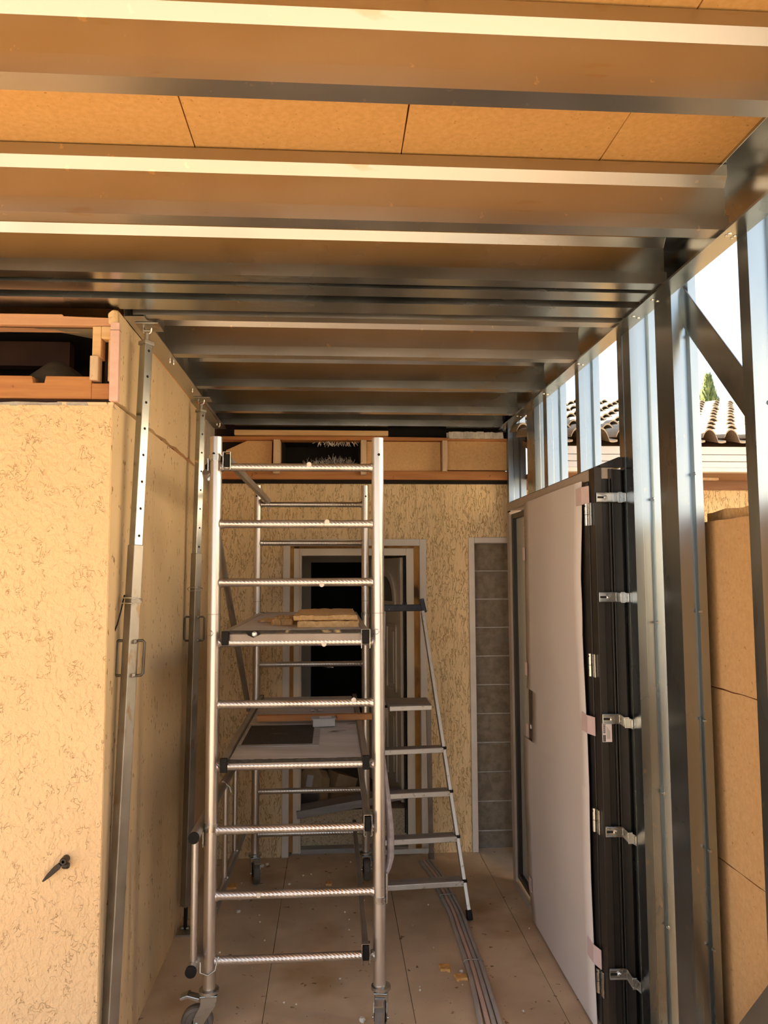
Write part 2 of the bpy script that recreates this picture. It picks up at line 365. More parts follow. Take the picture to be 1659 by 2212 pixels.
build('packing_block', B(-.860, -.824, 2.866, 2.92, 2.735, 2.782), M_timber, ev, bev=.003)
build('edge_lath', B(-.838, -.824, 2.885, 2.93, 2.578, 2.735), M_timber, ev, bev=.001)
build('dark_stud', B(-.866, -.838, 2.94, 2.97, 2.575, 2.74), M_darkwood, ev)
mb = MB().prism([(-.899, 2.49), (-.905, 2.6), (-.90, 2.7), (-.897, 2.783)], 'y', 0, 0) if False else None
sag = MB(); N = 30
vs = []; fs = []
for k in range(N+1):
    x = -3.1+(2.2)*k/N; t = (x+1.9)/1.0
    zb = 2.722-.02*math.cos(3*(x+1.0))+(.025 if x > -1.0 else 0)*((x+1.0)/.1)
    el_ = .306+.010*min(1, max(0, (-1.0-x)/.22))+.004*math.sin(9*x); vs += [(x, 2.885, 2.776), (x, 3.05, 1.85+(el_+.006)*3.05), (x, 3.4, 1.85+el_*3.4)]
for k in range(N):
    for q in range(2): a = 3*k+q; fs.append((a, a+1, a+4, a+3))
sag.add(vs, fs, True)
build('sagging_membrane', sag, M_film, ev)
pk = build('plaster_board_strip', B(-.818, -.786, 2.835, 2.862, 2.492, 2.786), M_pink, bev=.001)
tag(pk, 'narrow pink board strip standing on edge at the house corner', 'board')
build('board_joint', B(-.8185, -.7855, 2.8345, 2.8625, 2.757, 2.7585), M_darkwood, pk)
cav = wf
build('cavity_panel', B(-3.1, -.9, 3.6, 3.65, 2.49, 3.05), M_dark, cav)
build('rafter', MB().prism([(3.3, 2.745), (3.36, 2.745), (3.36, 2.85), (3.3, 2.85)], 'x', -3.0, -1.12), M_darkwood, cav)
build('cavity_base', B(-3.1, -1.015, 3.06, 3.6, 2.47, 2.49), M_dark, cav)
mb = MB(); nu, nv = 20, 8; vs = []
for j in range(nv+1):
    for i in range(nu+1):
        u = i/nu*2-1; v = j/nv
        h = max(0, (1-abs(u)**2.2))*math.sin(math.pi*(.15+.85*v)*.95)
        vs.append((-1.09+u*.17, 2.97+v*.25, 2.50+h*.20+.004*math.sin(9*u+5*v)))
fs = [(j*(nu+1)+i, j*(nu+1)+i+1, (j+1)*(nu+1)+i+1, (j+1)*(nu+1)+i) for j in range(nv) for i in range(nu)]
mb.add(vs, fs, True)
o = build('insulation_sack', mb, M_bag); tag(o, 'dark rounded insulation sack lying inside the open eave cavity', 'sack')

# shutter catch on the end wall
sh = thing('shutter_catch', (-.935, 2.85, .85), 'black iron shutter catch with pointed tongue on the ochre end wall', 'shutter catch')
mb = MB().prism([(-1.003, .800), (-.998, .797), (-.972, .815), (-.945, .838), (-.938, .850), (-.948, .860), (-.966, .846), (-.985, .825)], 'y', 2.828, 2.838)
build('tongue', mb, M_iron, sh, bev=.002)
build('pivot', MB().lathe([(.010, -.026), (.013, -.022), (.013, .012), (.008, .016)], (-.930, 2.846, .866), 'y', 16), M_iron, sh)
build('weight', MB().lathe([(.008, -.012), (.011, -.006), (.011, .006), (.008, .012)], (-.925, 2.836, .848), 'x', 14), M_iron, sh)
build('pin', MB().tube([(-.93, 2.858, .866), (-.93, 2.82, .866)], .005, 10), M_iron, sh)

# ------------------------------------------------------------------ back wall with doorway and block infill
wb = build('wall_back', MB().box(-1.1, -.287, 5.27, 5.52, -.02, 2.478).box(-.287, .597, 5.27, 5.52, 2.05, 2.478)
           .box(.597, .978, 5.27, 5.52, -.02, 2.478).box(.978, 1.75, 5.27, 5.52, 2.068, 2.478).box(1.75, 7, 5.27, 5.52, -.06, 2.478), M_back)
tag(wb, 'ochre stroked render wall closing the passage behind the scaffold tower', 'wall', kind='structure')
for r in range(11):
    z1 = 2.068 if r == 0 else 1.876-(r-1)*.196; z0 = 1.876-r*.196
    cuts = [.978, 1.48, 1.75] if r % 2 == 0 else [.978, 1.23, 1.75]
    for i in range(len(cuts)-1):
        d = random.uniform(-.003, .003)
        build('block', B(cuts[i]+.005, cuts[i+1]-.005, 5.335+d, 5.5, max(0, z0+.005), z1-.005), M_block, wb, bev=.004)
build('mortar_joints', B(.978, 1.75, 5.342, 5.49, -.02, 2.068), M_mortar, wb)
t1 = build('trim_1', MB().box(-.334, -.287, 5.255, 5.30, 0, 2.097).box(.597, .643, 5.255, 5.30, 0, 2.097).box(-.287, .597, 5.255, 5.30, 2.05, 2.097), M_whitetrim, bev=.004)
tag(t1, 'pale flat render band framing the back doorway', 'trim', kind='structure')
t2 = build('trim_2', MB().box(.937, .978, 5.255, 5.345, 0, 2.108).box(.978, 1.75, 5.255, 5.345, 2.068, 2.108), M_whitetrim, bev=.004)
tag(t2, 'pale flat render band framing the grey block infill', 'trim', kind='structure')

o = build('wall_sun_stop', B(-3.3, 1.3, 5.68, 5.75, 2.4, 3.35), M_dark); tag(o, 'dark panel added behind the open back eave to stop a sun leak', 'wall', kind='structure')  # added blocker, keeps sun from leaking through the eave cavity
# eave timbers over the back wall
be = thing('back_eave_frame', (.2, 5.25, 2.48), 'orange timber eave framing with filler boards above the back wall', 'timber frame')
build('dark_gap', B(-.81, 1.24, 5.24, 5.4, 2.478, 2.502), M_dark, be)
build('bottom_plate', B(-.80, 1.24, 5.205, 5.28, 2.502, 2.562), M_redtimber, be, bev=.003)
build('top_plate', MB().prism([(-.80, 2.768), (.9, 2.772), (1.24, 2.768), (1.24, 2.790), (.2, 2.797), (-.80, 2.792)], 'y', 5.20, 5.30), M_redtimber, be, bev=.003)
build('upper_lath', B(-.66, .38, 5.17, 5.22, 2.798, 2.832), M_timber, be, bev=.002)
for x0, x1, z0, w in ((-.400, -.352, 2.535, 0), (.190, .232, 2.53, 0), (.748, .786, 2.555, 0)):
    build('rafter_end', MB().prism([(x0, z0), (x1-.003, z0), (x1, z0+.1), (x1-.001, 2.768), (x0+.003, 2.768)], 'y', 5.165, 5.3), M_paletimber, be, bev=.003)
build('filler_board', MB().prism([(-.72, 2.562), (-.415, 2.562), (-.41, 2.766), (-.58, 2.766), (-.72, 2.70)], 'y', 5.225, 5.26), M_fibre2, be)
build('filler_board', B(.236, .744, 5.225, 5.26, 2.562, 2.766), M_fibre2, be)
build('filler_board', B(.790, 1.24, 5.215, 5.25, 2.570, 2.775), M_fibre2, be)
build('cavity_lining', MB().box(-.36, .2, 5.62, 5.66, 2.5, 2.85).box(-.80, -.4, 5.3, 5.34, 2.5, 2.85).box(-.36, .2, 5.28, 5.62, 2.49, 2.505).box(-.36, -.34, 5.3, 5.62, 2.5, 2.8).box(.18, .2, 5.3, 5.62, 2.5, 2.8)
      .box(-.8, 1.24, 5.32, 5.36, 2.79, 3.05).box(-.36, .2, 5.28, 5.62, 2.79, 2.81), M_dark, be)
mb = MB()
for i in range(420):
    x = random.uniform(-.20, .17); y = random.uniform(5.30, 5.5); z = 2.598+random.uniform(0, .07)*(1-abs(x)/.4)
    p = Vector((x, y, z)); q = p+Vector((random.uniform(-.02, .02), random.uniform(-.02, .02), random.uniform(.005, .035)))
    mb.bar(p, q, .0016, .0016, (0, 1, .1))
for i in range(60):
    x = random.uniform(-.12, .17); p = Vector((x, random.uniform(5.24, 5.32), 2.768))
    mb.bar(p, p+Vector((random.uniform(-.02, .02), 0, -random.uniform(.005, .03))), .003, .002, (0, 1, .1))
w_ = build('glass_wool_strands', mb, M_wool, be); w_['kind'] = 'stuff'
mb = MB().slab_rough(.80, 1.17, 5.18, 5.24, 2.785, 2.83, 16, 4, .012)
w_ = build('loose_wool_tuft', mb, M_wool, be)

# ------------------------------------------------------------------ back door (opening inward)
d1 = thing('door_1', (.15, 5.4, 0), 'cream panelled back door standing open in its frame behind the scaffold', 'door', kind='structure')
build('frame_foam', MB().box(-.287, -.262, 5.30, 5.45, .02, 2.05).box(.560, .597, 5.30, 5.45, .02, 2.05).box(-.262, .56, 5.32, 5.45, 2.035, 2.05), M_foam, d1)
build('jamb', MB().box(-.264, -.210, 5.30, 5.38, .01, 2.036).box(-.222, -.214, 5.29, 5.30, .01, 2.03), M_pvc, d1, bev=.003)
build('jamb', MB().box(.508, .562, 5.30, 5.38, .01, 2.036), M_pvc, d1, bev=.003)
build('head', B(-.21, .508, 5.30, 5.38, 1.985, 2.036), M_pvc, d1, bev=.003)
hx = Vector((.492, 5.41, 0)); dr = Vector((-.20, .72, 0)).normalized(); nr = Vector((-dr.y, dr.x, 0))  # normal towards -x
X = Matrix(((dr.x, nr.x, 0, hx.x), (dr.y, nr.y, 0, hx.y), (0, 0, 1, 0), (0, 0, 0, 1)))
leaf = build('leaf', MB(X).box(0, .74, -.045, 0, .29, 1.975), M_pvc, d1, bev=.003)
build('edge_strip', MB(X).box(.012, .06, 0, .012, .29, 1.975).box(.66, .73, 0, .012, .29, 1.975), M_pvc, leaf, bev=.003)
def ring(mb, cx, cz, r0, r1, d0, d1, n=20, full=False):
    vs = []; fs = []
    for k in range(n+1):
        a = math.pi*k/n
        for r in (r0, r1):
            for d in (d0, d1): vs.append((cx+r*math.cos(a), d, cz+r*math.sin(a)))
    for k in range(n):
        a = 4*k; fs += [(a, a+2, a+6, a+4), (a+1, a+5, a+7, a+3), (a+2, a+3, a+7, a+6), (a, a+4, a+5, a+1)]
    mb.add(vs, fs+[(0, 1, 3, 2), (4*n, 4*n+2, 4*n+3, 4*n+1)]); return mb
mb = ring(MB(X), .36, 1.66, .185, .23, 0, .014); mb.box(.13, .59, 0, .014, 1.635, 1.662)
build('arch_moulding', mb, M_pvc, leaf, bev=.002)
n = 20; mb = MB(X); mb.prism([(.36+.186*math.cos(math.pi*k/n), 1.662+.186*math.sin(math.pi*k/n)) for k in range(n+1)], 'y', -.002, .004)
build('arch_pane', mb, M_fanglass, leaf)
for u0, u1 in ((.12, .33), (.40, .61)):
    for z0, z1 in ((1.02, 1.50), (.40, .90)):
        mb = MB(X).box(u0, u0+.025, 0, .012, z0, z1).box(u1-.025, u1, 0, .012, z0, z1).box(u0, u1, 0, .012, z0, z0+.025).box(u0, u1, 0, .012, z1-.025, z1).box(u0+.055, u1-.055, 0, .010, z0+.055, z1-.055)
        build('panel_moulding', mb, M_pvc, leaf, bev=.003)
build('weather_seal', MB().box(.494, .502, 5.38, 5.405, .1, 1.985).box(.505, .5075, 5.298, 5.38, .1, 1.985), M_black, d1)
build('step_riser', B(-.262, .56, 5.385, 5.52, .03, .262), M_rough, d1)
build('threshold', B(-.27, .57, 5.31, 5.42, 0, .032), M_sill, d1, bev=.003)
rm = thing('room_beyond', (.2, 6.3, 0), 'dim room seen through the open back doorway', 'room', kind='structure')
build('room_floor', B(-1, 1.6, 5.5, 7.1, .15, .2), M_room, rm)
build('partition', MB().box(-1, -.192, 7.0, 7.1, .2, 2.4).box(.62, 1.6, 7.0, 7.1, .2, 2.4).box(-.192, .62, 7.0, 7.1, 1.968, 2.4), M_room, rm)
build('side_wall', MB().box(-1.05, -1, 5.5, 7.1, .1, 2.4).box(1.6, 1.65, 5.5, 7.1, .1, 2.4), M_room, rm)
build('room_ceiling', B(-1.05, 1.65, 5.5, 7.1, 2.4, 2.45), M_room, rm)
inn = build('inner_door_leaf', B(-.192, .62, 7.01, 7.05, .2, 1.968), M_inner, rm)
build('lever_handle', MB().tube([(-.09, 7.01, 1.05), (-.09, 6.965, 1.05), (-.075, 6.96, 1.036), (.01, 6.96, 1.034)], .008, 10), M_zinc, rm)
# loose sill board and packages on the threshold
a = math.radians(9)
o = build('loose_sill_board', MB().bar((-.235, 5.36, .262), (.47, 5.36, .372), .16, .05), M_sill, bev=.003); tag(o, 'loose grey sill board lying askew across the back doorway threshold', 'board')
def rotbox(name, c, sx, sy, sz, rx, ry, rz, mat, parent=None):
    R = Matrix.Translation(c) @ Matrix.Rotation(rz, 4, 'Z') @ Matrix.Rotation(ry, 4, 'Y') @ Matrix.Rotation(rx, 4, 'X')
    return build(name, MB(R).box(-sx/2, sx/2, -sy/2, sy/2, 0, sz), mat, parent, bev=.002)
p1 = thing('wrapped_package', (-.16, 5.66, .2), 'cardboard package with clear wrap and white label behind the doorway threshold', 'package')
R = Matrix.Translation((-.155, 5.66, .215)) @ Matrix.Rotation(-.5, 4, 'Z') @ Matrix.Rotation(-.35, 4, 'X')
build('carton', MB(R).prism([(-.10, .02), (-.06, 0), (.07, .0), (.10, .05), (.09, .20), (.05, .25), (-.05, .25), (-.10, .20)], 'y', -.06, .06), M_card, p1, bev=.002)
build('address_label', MB(R).box(-.03, .02, -.0625, -.0605, .12, .20), M_label, p1)
mb = MB(R); vs = []
for j in range(9):
    for i in range(9): vs.append((-.11+.21*i/8, -.066-.018*abs(math.sin(i*1.7+j*2.3))-.01*random.random(), -.02+.13*j/8))
mb.add(vs, [(j*9+i, j*9+i+1, j*9+i+10, j*9+i+9) for j in range(8) for i in range(8)])
build('clear_wrap', mb, M_poly, p1)
o = rotbox('open_carton', (.02, 5.80, .2), .17, .16, .2, 0, .35, .5, M_card); tag(o, 'brown carton tilted behind the wrapped package in the doorway', 'box')
o = rotbox('small_carton', (-.335, 5.60, .2), .12, .10, .11, 0, 0, .2, M_card); tag(o, 'small brown carton low behind the left door jamb', 'box')

# ------------------------------------------------------------------ roof joists, ceiling boards, ledgers
cl = thing('ceiling', (0, 2, 3.055), 'orange wood fibre insulation boards laid on the steel joists', 'ceiling', kind='structure')
xs = [-3.1, -2.17, -1.57, -.957, -.388, .196, .78, 1.36]
ys = [-1.2, .3, 1.53, 2.62, 3.2, 4.3, 5.36]
for j in range(len(ys)-1):
    for i in range(len(xs)-1):
        g = .0018
        build('insulation_board', MB().slab_rough(xs[i]+g, xs[i+1]-g, ys[j]+g, ys[j+1]-g, 3.056+random.uniform(0, .0015), 3.16, 6, 6, .0012), M_fibre, cl)
o = build('roof', B(-3.2, 1.42, -1.25, 5.4, 3.165, 3.2), M_fibre2); tag(o, 'flat roof deck covering the insulation boards', 'roof', kind='structure')

def joist(y, x0, x1, label, fl=.06, mat=None, z0=2.852, h=.198, near=False, flat=False):
    z1 = z0+h
    p = [(y+fl, z1-.014), (y+fl, z1), (y, z1), (y, z1-.034), (y+.020, z1-.062), (y+.020, z0+.048), (y, z0+.042), (y+.0016, z0), (y+fl, z0), (y+fl, z0+.014)]
    o = build('steel_joist', MB().sheet(p, .002, 'x', x0, x1), mat or M_galv_warm, bev=.0022, seg=2)
    tag(o, label, 'joist', 'steel ceiling joists')
    return o
joist(.30, -3.08, 1.15, 'steel ceiling joist overhead beyond the top edge of the view')
joist(.90, -3.08, 1.15, 'steel ceiling joist overhead just out of view')
joist(1.498, -3.08, 1.155, 'steel ceiling joist closest to the viewer, brightest, orange boards behind it')
joist(2.100, -3.08, 1.158, 'steel ceiling joist second from the viewer, ending at the double stud')
joist(2.520, -3.08, 1.158, 'steel ceiling joist third from the viewer, greyer than the two before it', mat=M_galv)
joist(2.612, -3.08, 1.158, 'steel ceiling joist set close behind the grey third one', fl=.085, mat=M_galv)
joist(2.762, -3.08, 1.158, 'wide steel ceiling joist meeting the top corner of the ochre wall', fl=.115, mat=M_galv)
joist(2.935, -.765, 1.158, 'steel ceiling joist starting beside the first prop head')
joist(3.460, -.765, 1.158, 'steel ceiling joist over the near end of the scaffold')
joist(4.050, -.765, 1.158, 'steel ceiling joist over the middle of the scaffold', mat=M_galv)
joist(4.670, -.765, 1.158, 'steel ceiling joist over the far end of the scaffold', mat=M_galv)
joist(5.095, -.765, 1.158, 'steel ceiling joist closest to the back wall', fl=.07, mat=M_galv)
rl = thing('steel_ledger', (1.17, 2, 2.845), 'steel edge channel carrying the joists along the stud wall', 'channel')
build('channel', MB().sheet([(1.142, 3.045), (1.142, 3.053), (1.204, 3.053), (1.204, 2.845), (1.140, 2.845), (1.140, 2.851)], .003, 'y', -1.2, 5.25), M_galv, rl, bev=.001, seg=1)
for y in (1.48, 2.107, 2.12, 2.65, 2.83, 3.50, 4.1, 4.7):
    for dx in (0, .025):
        build('screw', MB().lathe([(.006, -.006), (.007, -.003), (.007, 0)], (1.160+dx, y+dx*.6, 2.845), 'z', 8), M_zinc, rl)
ll = thing('steel_ledger', (-.76, 4, 2.845), 'steel edge channel fixed on top of the left house wall by the props', 'channel')
build('channel', MB().sheet([(-.722, 3.045), (-.722, 3.053), (-.800, 3.053), (-.800, 2.845), (-.722, 2.845), (-.722, 2.851)], .003, 'y', 2.94, 5.22), M_galv_warm, ll, bev=.001, seg=1)
build('splice_plate', B(-.815, -.735, 4.36, 5.16, 2.838, 2.8445), M_prop, ll, bev=.001)
build('red_paint_mark', B(-.775, -.733, 4.372, 4.43, 2.8365, 2.8378), pmat('red_paint', (.55, .14, .07), (.62, .19, .10), 30, .6), ll)
for y, x in ((3.52, -.745), (3.55, -.735), (4.09, -.745), (5.0, -.75), (5.02, -.735), (5.06, -.745)):
    build('screw', MB().lathe([(.004, -.02), (.006, -.012), (.007, 0)], (x, y, 2.845), 'z', 8), M_zinc, ll)
for y in (2.985, 3.51, 4.10, 4.72):
    build('joist_cleat', MB().sheet([(-.798, y), (-.745, y), (-.745, y+.04)], .003, 'z', 2.86, 3.03), M_galv, ll)

# ------------------------------------------------------------------ stud wall
def stud(y0, fl, x0, x1, z0, z1, label, rib=.5):
    w = x1-x0
    p = [(x0+.016, y0+fl), (x0, y0+fl), (x0, y0), (x0+.27*w, y0), (x0+.34*w, y0+.018), (x1-.36*w, y0+.018), (x1-.29*w, y0), (x1, y0), (x1, y0+fl), (x1-.016, y0+fl)]
    o = build('steel_stud', MB().sheet(p, -.0015, 'z', z0, z1), M_stud, bev=.001, seg=1)
    tag(o, label, 'stud', 'steel wall studs'); return o
stud(2.092, .053, 1.206, 1.31, 0, 3.05, 'steel wall stud closest to the viewer, beside the insulation boards')
s2 = stud(2.600, .138, 1.206, 1.295, 0, 3.05, 'steel wall stud between the insulation boards and the doubled jamb stud')
s3 = stud(2.990, .070, 1.206, 1.322, 0, 3.05, 'steel wall stud carrying the brackets of the new entrance door')
o = build('jamb_angle', MB().sheet([(1.215, 3.072), (1.206, 3.072), (1.206, 3.122), (1.235, 3.122)], .002, 'z', 0, 3.05), M_galv, bev=.001, seg=1)
tag(o, 'thin steel angle between the bracket stud and the new door jamb', 'angle')
stud(3.637, .052, 1.206, 1.308, 2.30, 3.05, 'short steel stud above the new door, first from its hinge side', )
stud(4.203, .070, 1.206, 1.318, 2.30, 3.05, 'short steel stud above the middle of the new door')
stud(4.470, .18, 1.206, 1.318, 2.30, 3.05, 'short steel stud above the glazed sidelight of the new door')
stud(5.160, .055, 1.206, 1.325, 0, 3.05, 'steel wall stud standing against the back wall')
o = build('steel_stud', MB().sheet([(1.222, 1.55), (1.206, 1.55), (1.206, 1.50), (1.31, 1.50), (1.31, 1.55), (1.294, 1.55)], -.0015, 'z', 0, 3.05), M_stud); tag(o, 'steel wall stud beyond the edge of the view', 'stud', 'steel wall studs')
# screws at stud lips
for st, xx, yy in ((s2, 1.268, 2.60), (s3, 1.283, 2.99)):
    for z in ((1.72, 1.35, .92, .60, 2.2, 2.7) if st is s2 else (2.15, 1.66, 1.0, .50)):
        build('fastener', MB().lathe([(.004, -.012), (.005, -.004), (.006, 0)], (xx, yy-.001, z), 'y', 8), M_zinc, st)
def brace(p0, p1, label):
    o = build('diagonal_brace', MB().bar(p0, p1, .012, .105, (1, 0, 0)) if False else MB().bar(p0, p1, .105, .006, (1, 0, 0)), M_galv, bev=.002)
    tag(o, label, 'brace', 'diagonal steel braces'); return o
brace((1.255, 2.70, 2.90), (1.255, 2.14, 2.305), 'diagonal steel brace crossing the white sky between two studs')
brace((1.255, 2.52, .265), (1.255, 2.08, .775), 'diagonal steel brace low in front of the outer insulation boards')
o = build('floor_track', MB().sheet([(1.204, .04), (1.204, .002), (1.312, .002), (1.312, .04)], .002, 'y', -1.2, 3.08), M_stud); tag(o, 'steel floor track under the studs of the right wall', 'track')

# outer insulation boards
for z0, z1, lab in ((1.456, 2.034, 'topmost tan insulation board outside the studs, below the torn edge'), (.872, 1.452, 'middle tan insulation board outside the studs'), (.288, .868, 'lower tan insulation board outside the studs, behind the low brace'), (0, .284, 'lowest tan insulation board outside the studs at floor level')):
    mb = MB(Matrix(((0, 0, 1, 0), (1, 0, 0, 0), (0, 1, 0, 0), (0, 0, 0, 1)))).slab_rough(.6, 2.74, z0, z1, 1.335, 1.375, 40, 10, .0018)
    o = build('insulation_board', mb, M_fibre2); tag(o, lab, 'insulation board', 'tan insulation boards outside the studs')
o = build('insulation_board', B(1.335, 1.375, 4.62, 5.265, 0, 2.34), M_fibre2); tag(o, 'narrow tan insulation board closing the gap between new door and back wall', 'insulation board')
mb = MB(Matrix(((0, 0, 1, 0), (1, 0, 0, 0), (0, 1, 0, 0), (0, 0, 0, 1)))).slab_rough(.6, 2.74, 0, 2.075, 1.378, 1.42, 60, 6, .004)
o = build('torn_insulation_board', mb, M_scrap); tag(o, 'torn pale insulation board showing above the outer tan boards', 'insulation board')

# ------------------------------------------------------------------ new entrance door unit
d2 = thing('door_2', (1.15, 3.9, 0), 'new anthracite entrance door with sidelight, leaf wrapped in protective cover', 'door', kind='structure')
build('head_rail', MB().box(1.085, 1.16, 3.10, 4.72, 2.245, 2.292), M_taupe, d2, bev=.002)
build('head_flashing', MB().prism([(1.105, 2.2925), (1.203, 2.2925), (1.203, 2.335), (1.185, 2.335), (1.105, 2.302)], 'y', 3.092, 4.72), M_anth, d2, bev=.001)
build('sill_rail', B(1.085, 1.16, 3.10, 4.72, .0, .042), M_taupe, d2, bev=.002)
build('far_jamb', B(1.085, 1.16, 4.655, 4.72, .042, 2.245), M_taupe, d2, bev=.002)
build('mullion', B(1.085, 1.16, 4.235, 4.285, .042, 2.245), M_taupe, d2, bev=.002)
nj = build('hinge_jamb', MB().box(1.080, 1.110, 3.090, 3.160, .0, 2.292).box(1.110, 1.140, 3.106, 3.16, 0, 2.285).box(1.140, 1.146, 3.090, 3.16, 0, 2.285).box(1.146, 1.152, 3.104, 3.16, 0, 2.285)
           .box(1.152, 1.158, 3.090, 3.16, 0, 2.285).box(1.158, 1.196, 3.102, 3.16, 0, 2.285).box(1.196, 1.206, 3.125, 3.16, 0, 2.285).box(1.206, 1.23, 3.125, 3.16, 0, 2.27), M_anth, d2, bev=.0012, seg=1)
build('sidelight_bead', MB().box(1.098, 1.13, 4.625, 4.655, .06, 2.22).box(1.098, 1.13, 4.285, 4.315, .06, 2.22).box(1.098, 1.13, 4.315, 4.625, 2.19, 2.22).box(1.098, 1.13, 4.315, 4.625, .06, .09), M_anth, d2, bev=.002)
build('sidelight_pane', B(1.122, 1.134, 4.30, 4.64, .07, 2.21), M_glass, d2)
build('pane_label', B(1.119, 1.1215, 4.36, 4.44, 1.93, 2.13), M_label, d2)
build('label_text', MB().box(1.1178, 1.119, 4.40, 4.435, 1.945, 1.95).box(1.1178, 1.119, 4.375, 4.435, 2.10, 2.103).box(1.1178, 1.119, 4.375, 4.435, 2.07, 2.073).box(1.1178, 1.119, 4.375, 4.435, 2.04, 2.043), pmat('red_print', (.5, .12, .08), None, rough=.6), d2)
build('maker_mark', MB().box(1.0838, 1.085, 4.62, 4.69, 2.232, 2.240), M_black, d2)
lf = build('door_leaf', MB().box(1.086, 1.15, 3.172, 4.232, .045, 2.235), M_anth, d2, bev=.003)
build('leaf_edge', B(1.078, 1.10, 3.172, 3.225, .045, 2.24), M_anth, lf, bev=.003)
# protective sheet: profile of its two edges by height
near = [(2.248, 3.226), (2.15, 3.235), (1.83, 3.268), (1.59, 3.268), (1.345, 3.235), (1.16, 3.212), (.97, 3.200), (.60, 3.208), (.42, 3.204), (.05, 3.205), (.012, 3.21)]
far = [(2.248, 4.215), (2.21, 4.215), (1.229, 4.242), (1.228, 4.115), (.957, 4.136), (.953, 4.330), (.669, 4.335), (.454, 4.305), (.187, 4.292), (.089, 4.238), (.012, 4.214)]
def lerp(tab, z):
    for (za, ya), (zb, yb) in zip(tab, tab[1:]):
        if za >= z >= zb: return ya+(yb-ya)*(za-z)/max(1e-6, za-zb)
    return tab[-1][1]
zz = sorted({t[0] for t in near+far} | {2.248-.0745*k for k in range(31)}, reverse=True)
mb = MB(); vs = []; ncol = 10
for z in zz:
    a, b = lerp(near, z), lerp(far, z)
    for k in range(ncol+1):
        t = k/ncol; bow = .012*math.sin(3.1*t+.6)*math.sin(2.0*z+.4)+(.016 if t == 0 else .006*max(0, 1-4*t))*abs(math.sin(1.7*z))
        vs.append((1.070-abs(bow)*.6, a+(b-a)*t, z))
L = len(vs); vs += [(x+.004, y, z) for x, y, z in vs[:L]]
N = ncol+1; fs = []
for r in range(len(zz)-1):
    for k in range(ncol):
        q = r*N+k; fs += [(q, q+1, q+N+1, q+N), (L+q, L+q+N, L+q+N+1, L+q+1)]
    q = r*N; fs += [(q, q+N, L+q+N, L+q), (q+ncol, L+q+ncol, L+q+ncol+N, q+ncol+N)]
mb.add(vs, fs, True)
build('protective_cover', mb, M_cover, lf, recalc=True)
build('latch_plate', B(1.078, 1.086, 4.12, 4.235, .95, 1.235), M_anth, lf)
build('latch_bolt', B(1.066, 1.08, 4.16, 4.20, 1.02, 1.045), M_zinc, lf, bev=.002)
for z in (2.145, 1.19, .275):
    build('tape', MB().box(1.0595, 1.061, 3.20, 3.275, z, z+.075).bar((1.060, 3.20, z+.0375), (1.074, 3.145, z+.0375), .0015, .075), M_tape, lf)
for z in (1.93, .97, .16, 1.3):
    build('tape', B(1.0595, 1.061, 4.19, 4.235, z, z+.07), M_tape, lf)
for z in (2.10, 1.475, .85, .222):
    h = build('hinge', MB().tube([(1.070, 3.172, z-.046), (1.070, 3.172, z-.001)], .009, 14).tube([(1.070, 3.172, z+.001), (1.070, 3.172, z+.046)], .009, 14), M_zinc, d2)
    build('hinge_plate', B(1.072, 1.0795, 3.128, 3.15, z-.048, z+.048), M_zinc, h, bev=.002)
    build('hinge_screw', MB().lathe([(.003, -.002), (.004, 0)], (1.063, 3.168, z+.036), 'x', 8), M_black, h)
for z, dz, skew in ((2.165, .0, .0), (1.757, 0, -.004), (1.27, 0, -.03), (.83, 0, -.05), (.29, 0, -.075)):
    br = MB()
    path = [(1.083, z), (1.152, z+skew*.02), (1.172, z+skew*.45), (1.190, z+skew*.55), (1.224, z+skew)]
    for hw, yy, th in ((.020, 3.079, .0035),):
        for (xa, za), (xb, zb) in zip(path, path[1:]):
            br.add([(xa, yy, za-hw), (xb, yy, zb-hw), (xb, yy, zb+hw), (xa, yy, za+hw), (xa, yy+th, za-hw), (xb, yy+th, zb-hw), (xb, yy+th, zb+hw), (xa, yy+th, za+hw)],
                   [(0, 1, 2, 3), (7, 6, 5, 4), (0, 4, 5, 1), (2, 6, 7, 3), (3, 7, 4, 0), (1, 5, 6, 2)])
            for s in (-1, 1):
                br.bar((xa, yy-.002, za+s*hw*.85), (xb, yy-.002, zb+s*hw*.85), .006, .004, (0, 0, 1))
    k = build('fixing_bracket', br, M_zinc, d2, bev=.001, seg=1)
    build('slot', B(1.087, 1.116, 3.0775, 3.0792, z-.004, z+.004), M_black, k)
    build('bracket_bolt', MB().lathe([(.009, 0), (.009, -.004), (.005, -.006), (.005, -.012)], (1.120, 3.0785, z-.001), 'y', 6), M_zinc, k)
    build('bracket_cleat', B(1.172, 1.190, 3.0745, 3.079, z+skew*.5-.022, z+skew*.5+.022), M_zinc, k, bev=.001)
st = build('barcode_sticker', B(1.083, 1.122, 3.0862, 3.0878, 1.178, 1.252), M_label, d2)
mb = MB()
for i in range(14): mb.box(1.086, 1.096, 3.0855, 3.0862, 1.212+i*.0026, 1.212+i*.0026+(.0016 if i % 3 else .0009))
mb.box(1.086, 1.090, 3.0855, 3.0862, 1.180, 1.206).box(1.0915, 1.0955, 3.0855, 3.0862, 1.180, 1.206)
for i in range(4): mb.box(1.101+i*.004, 1.1018+i*.004, 3.0855, 3.0862, 1.19, 1.24-.006*i)
build('barcode_print', mb, M_black, st)

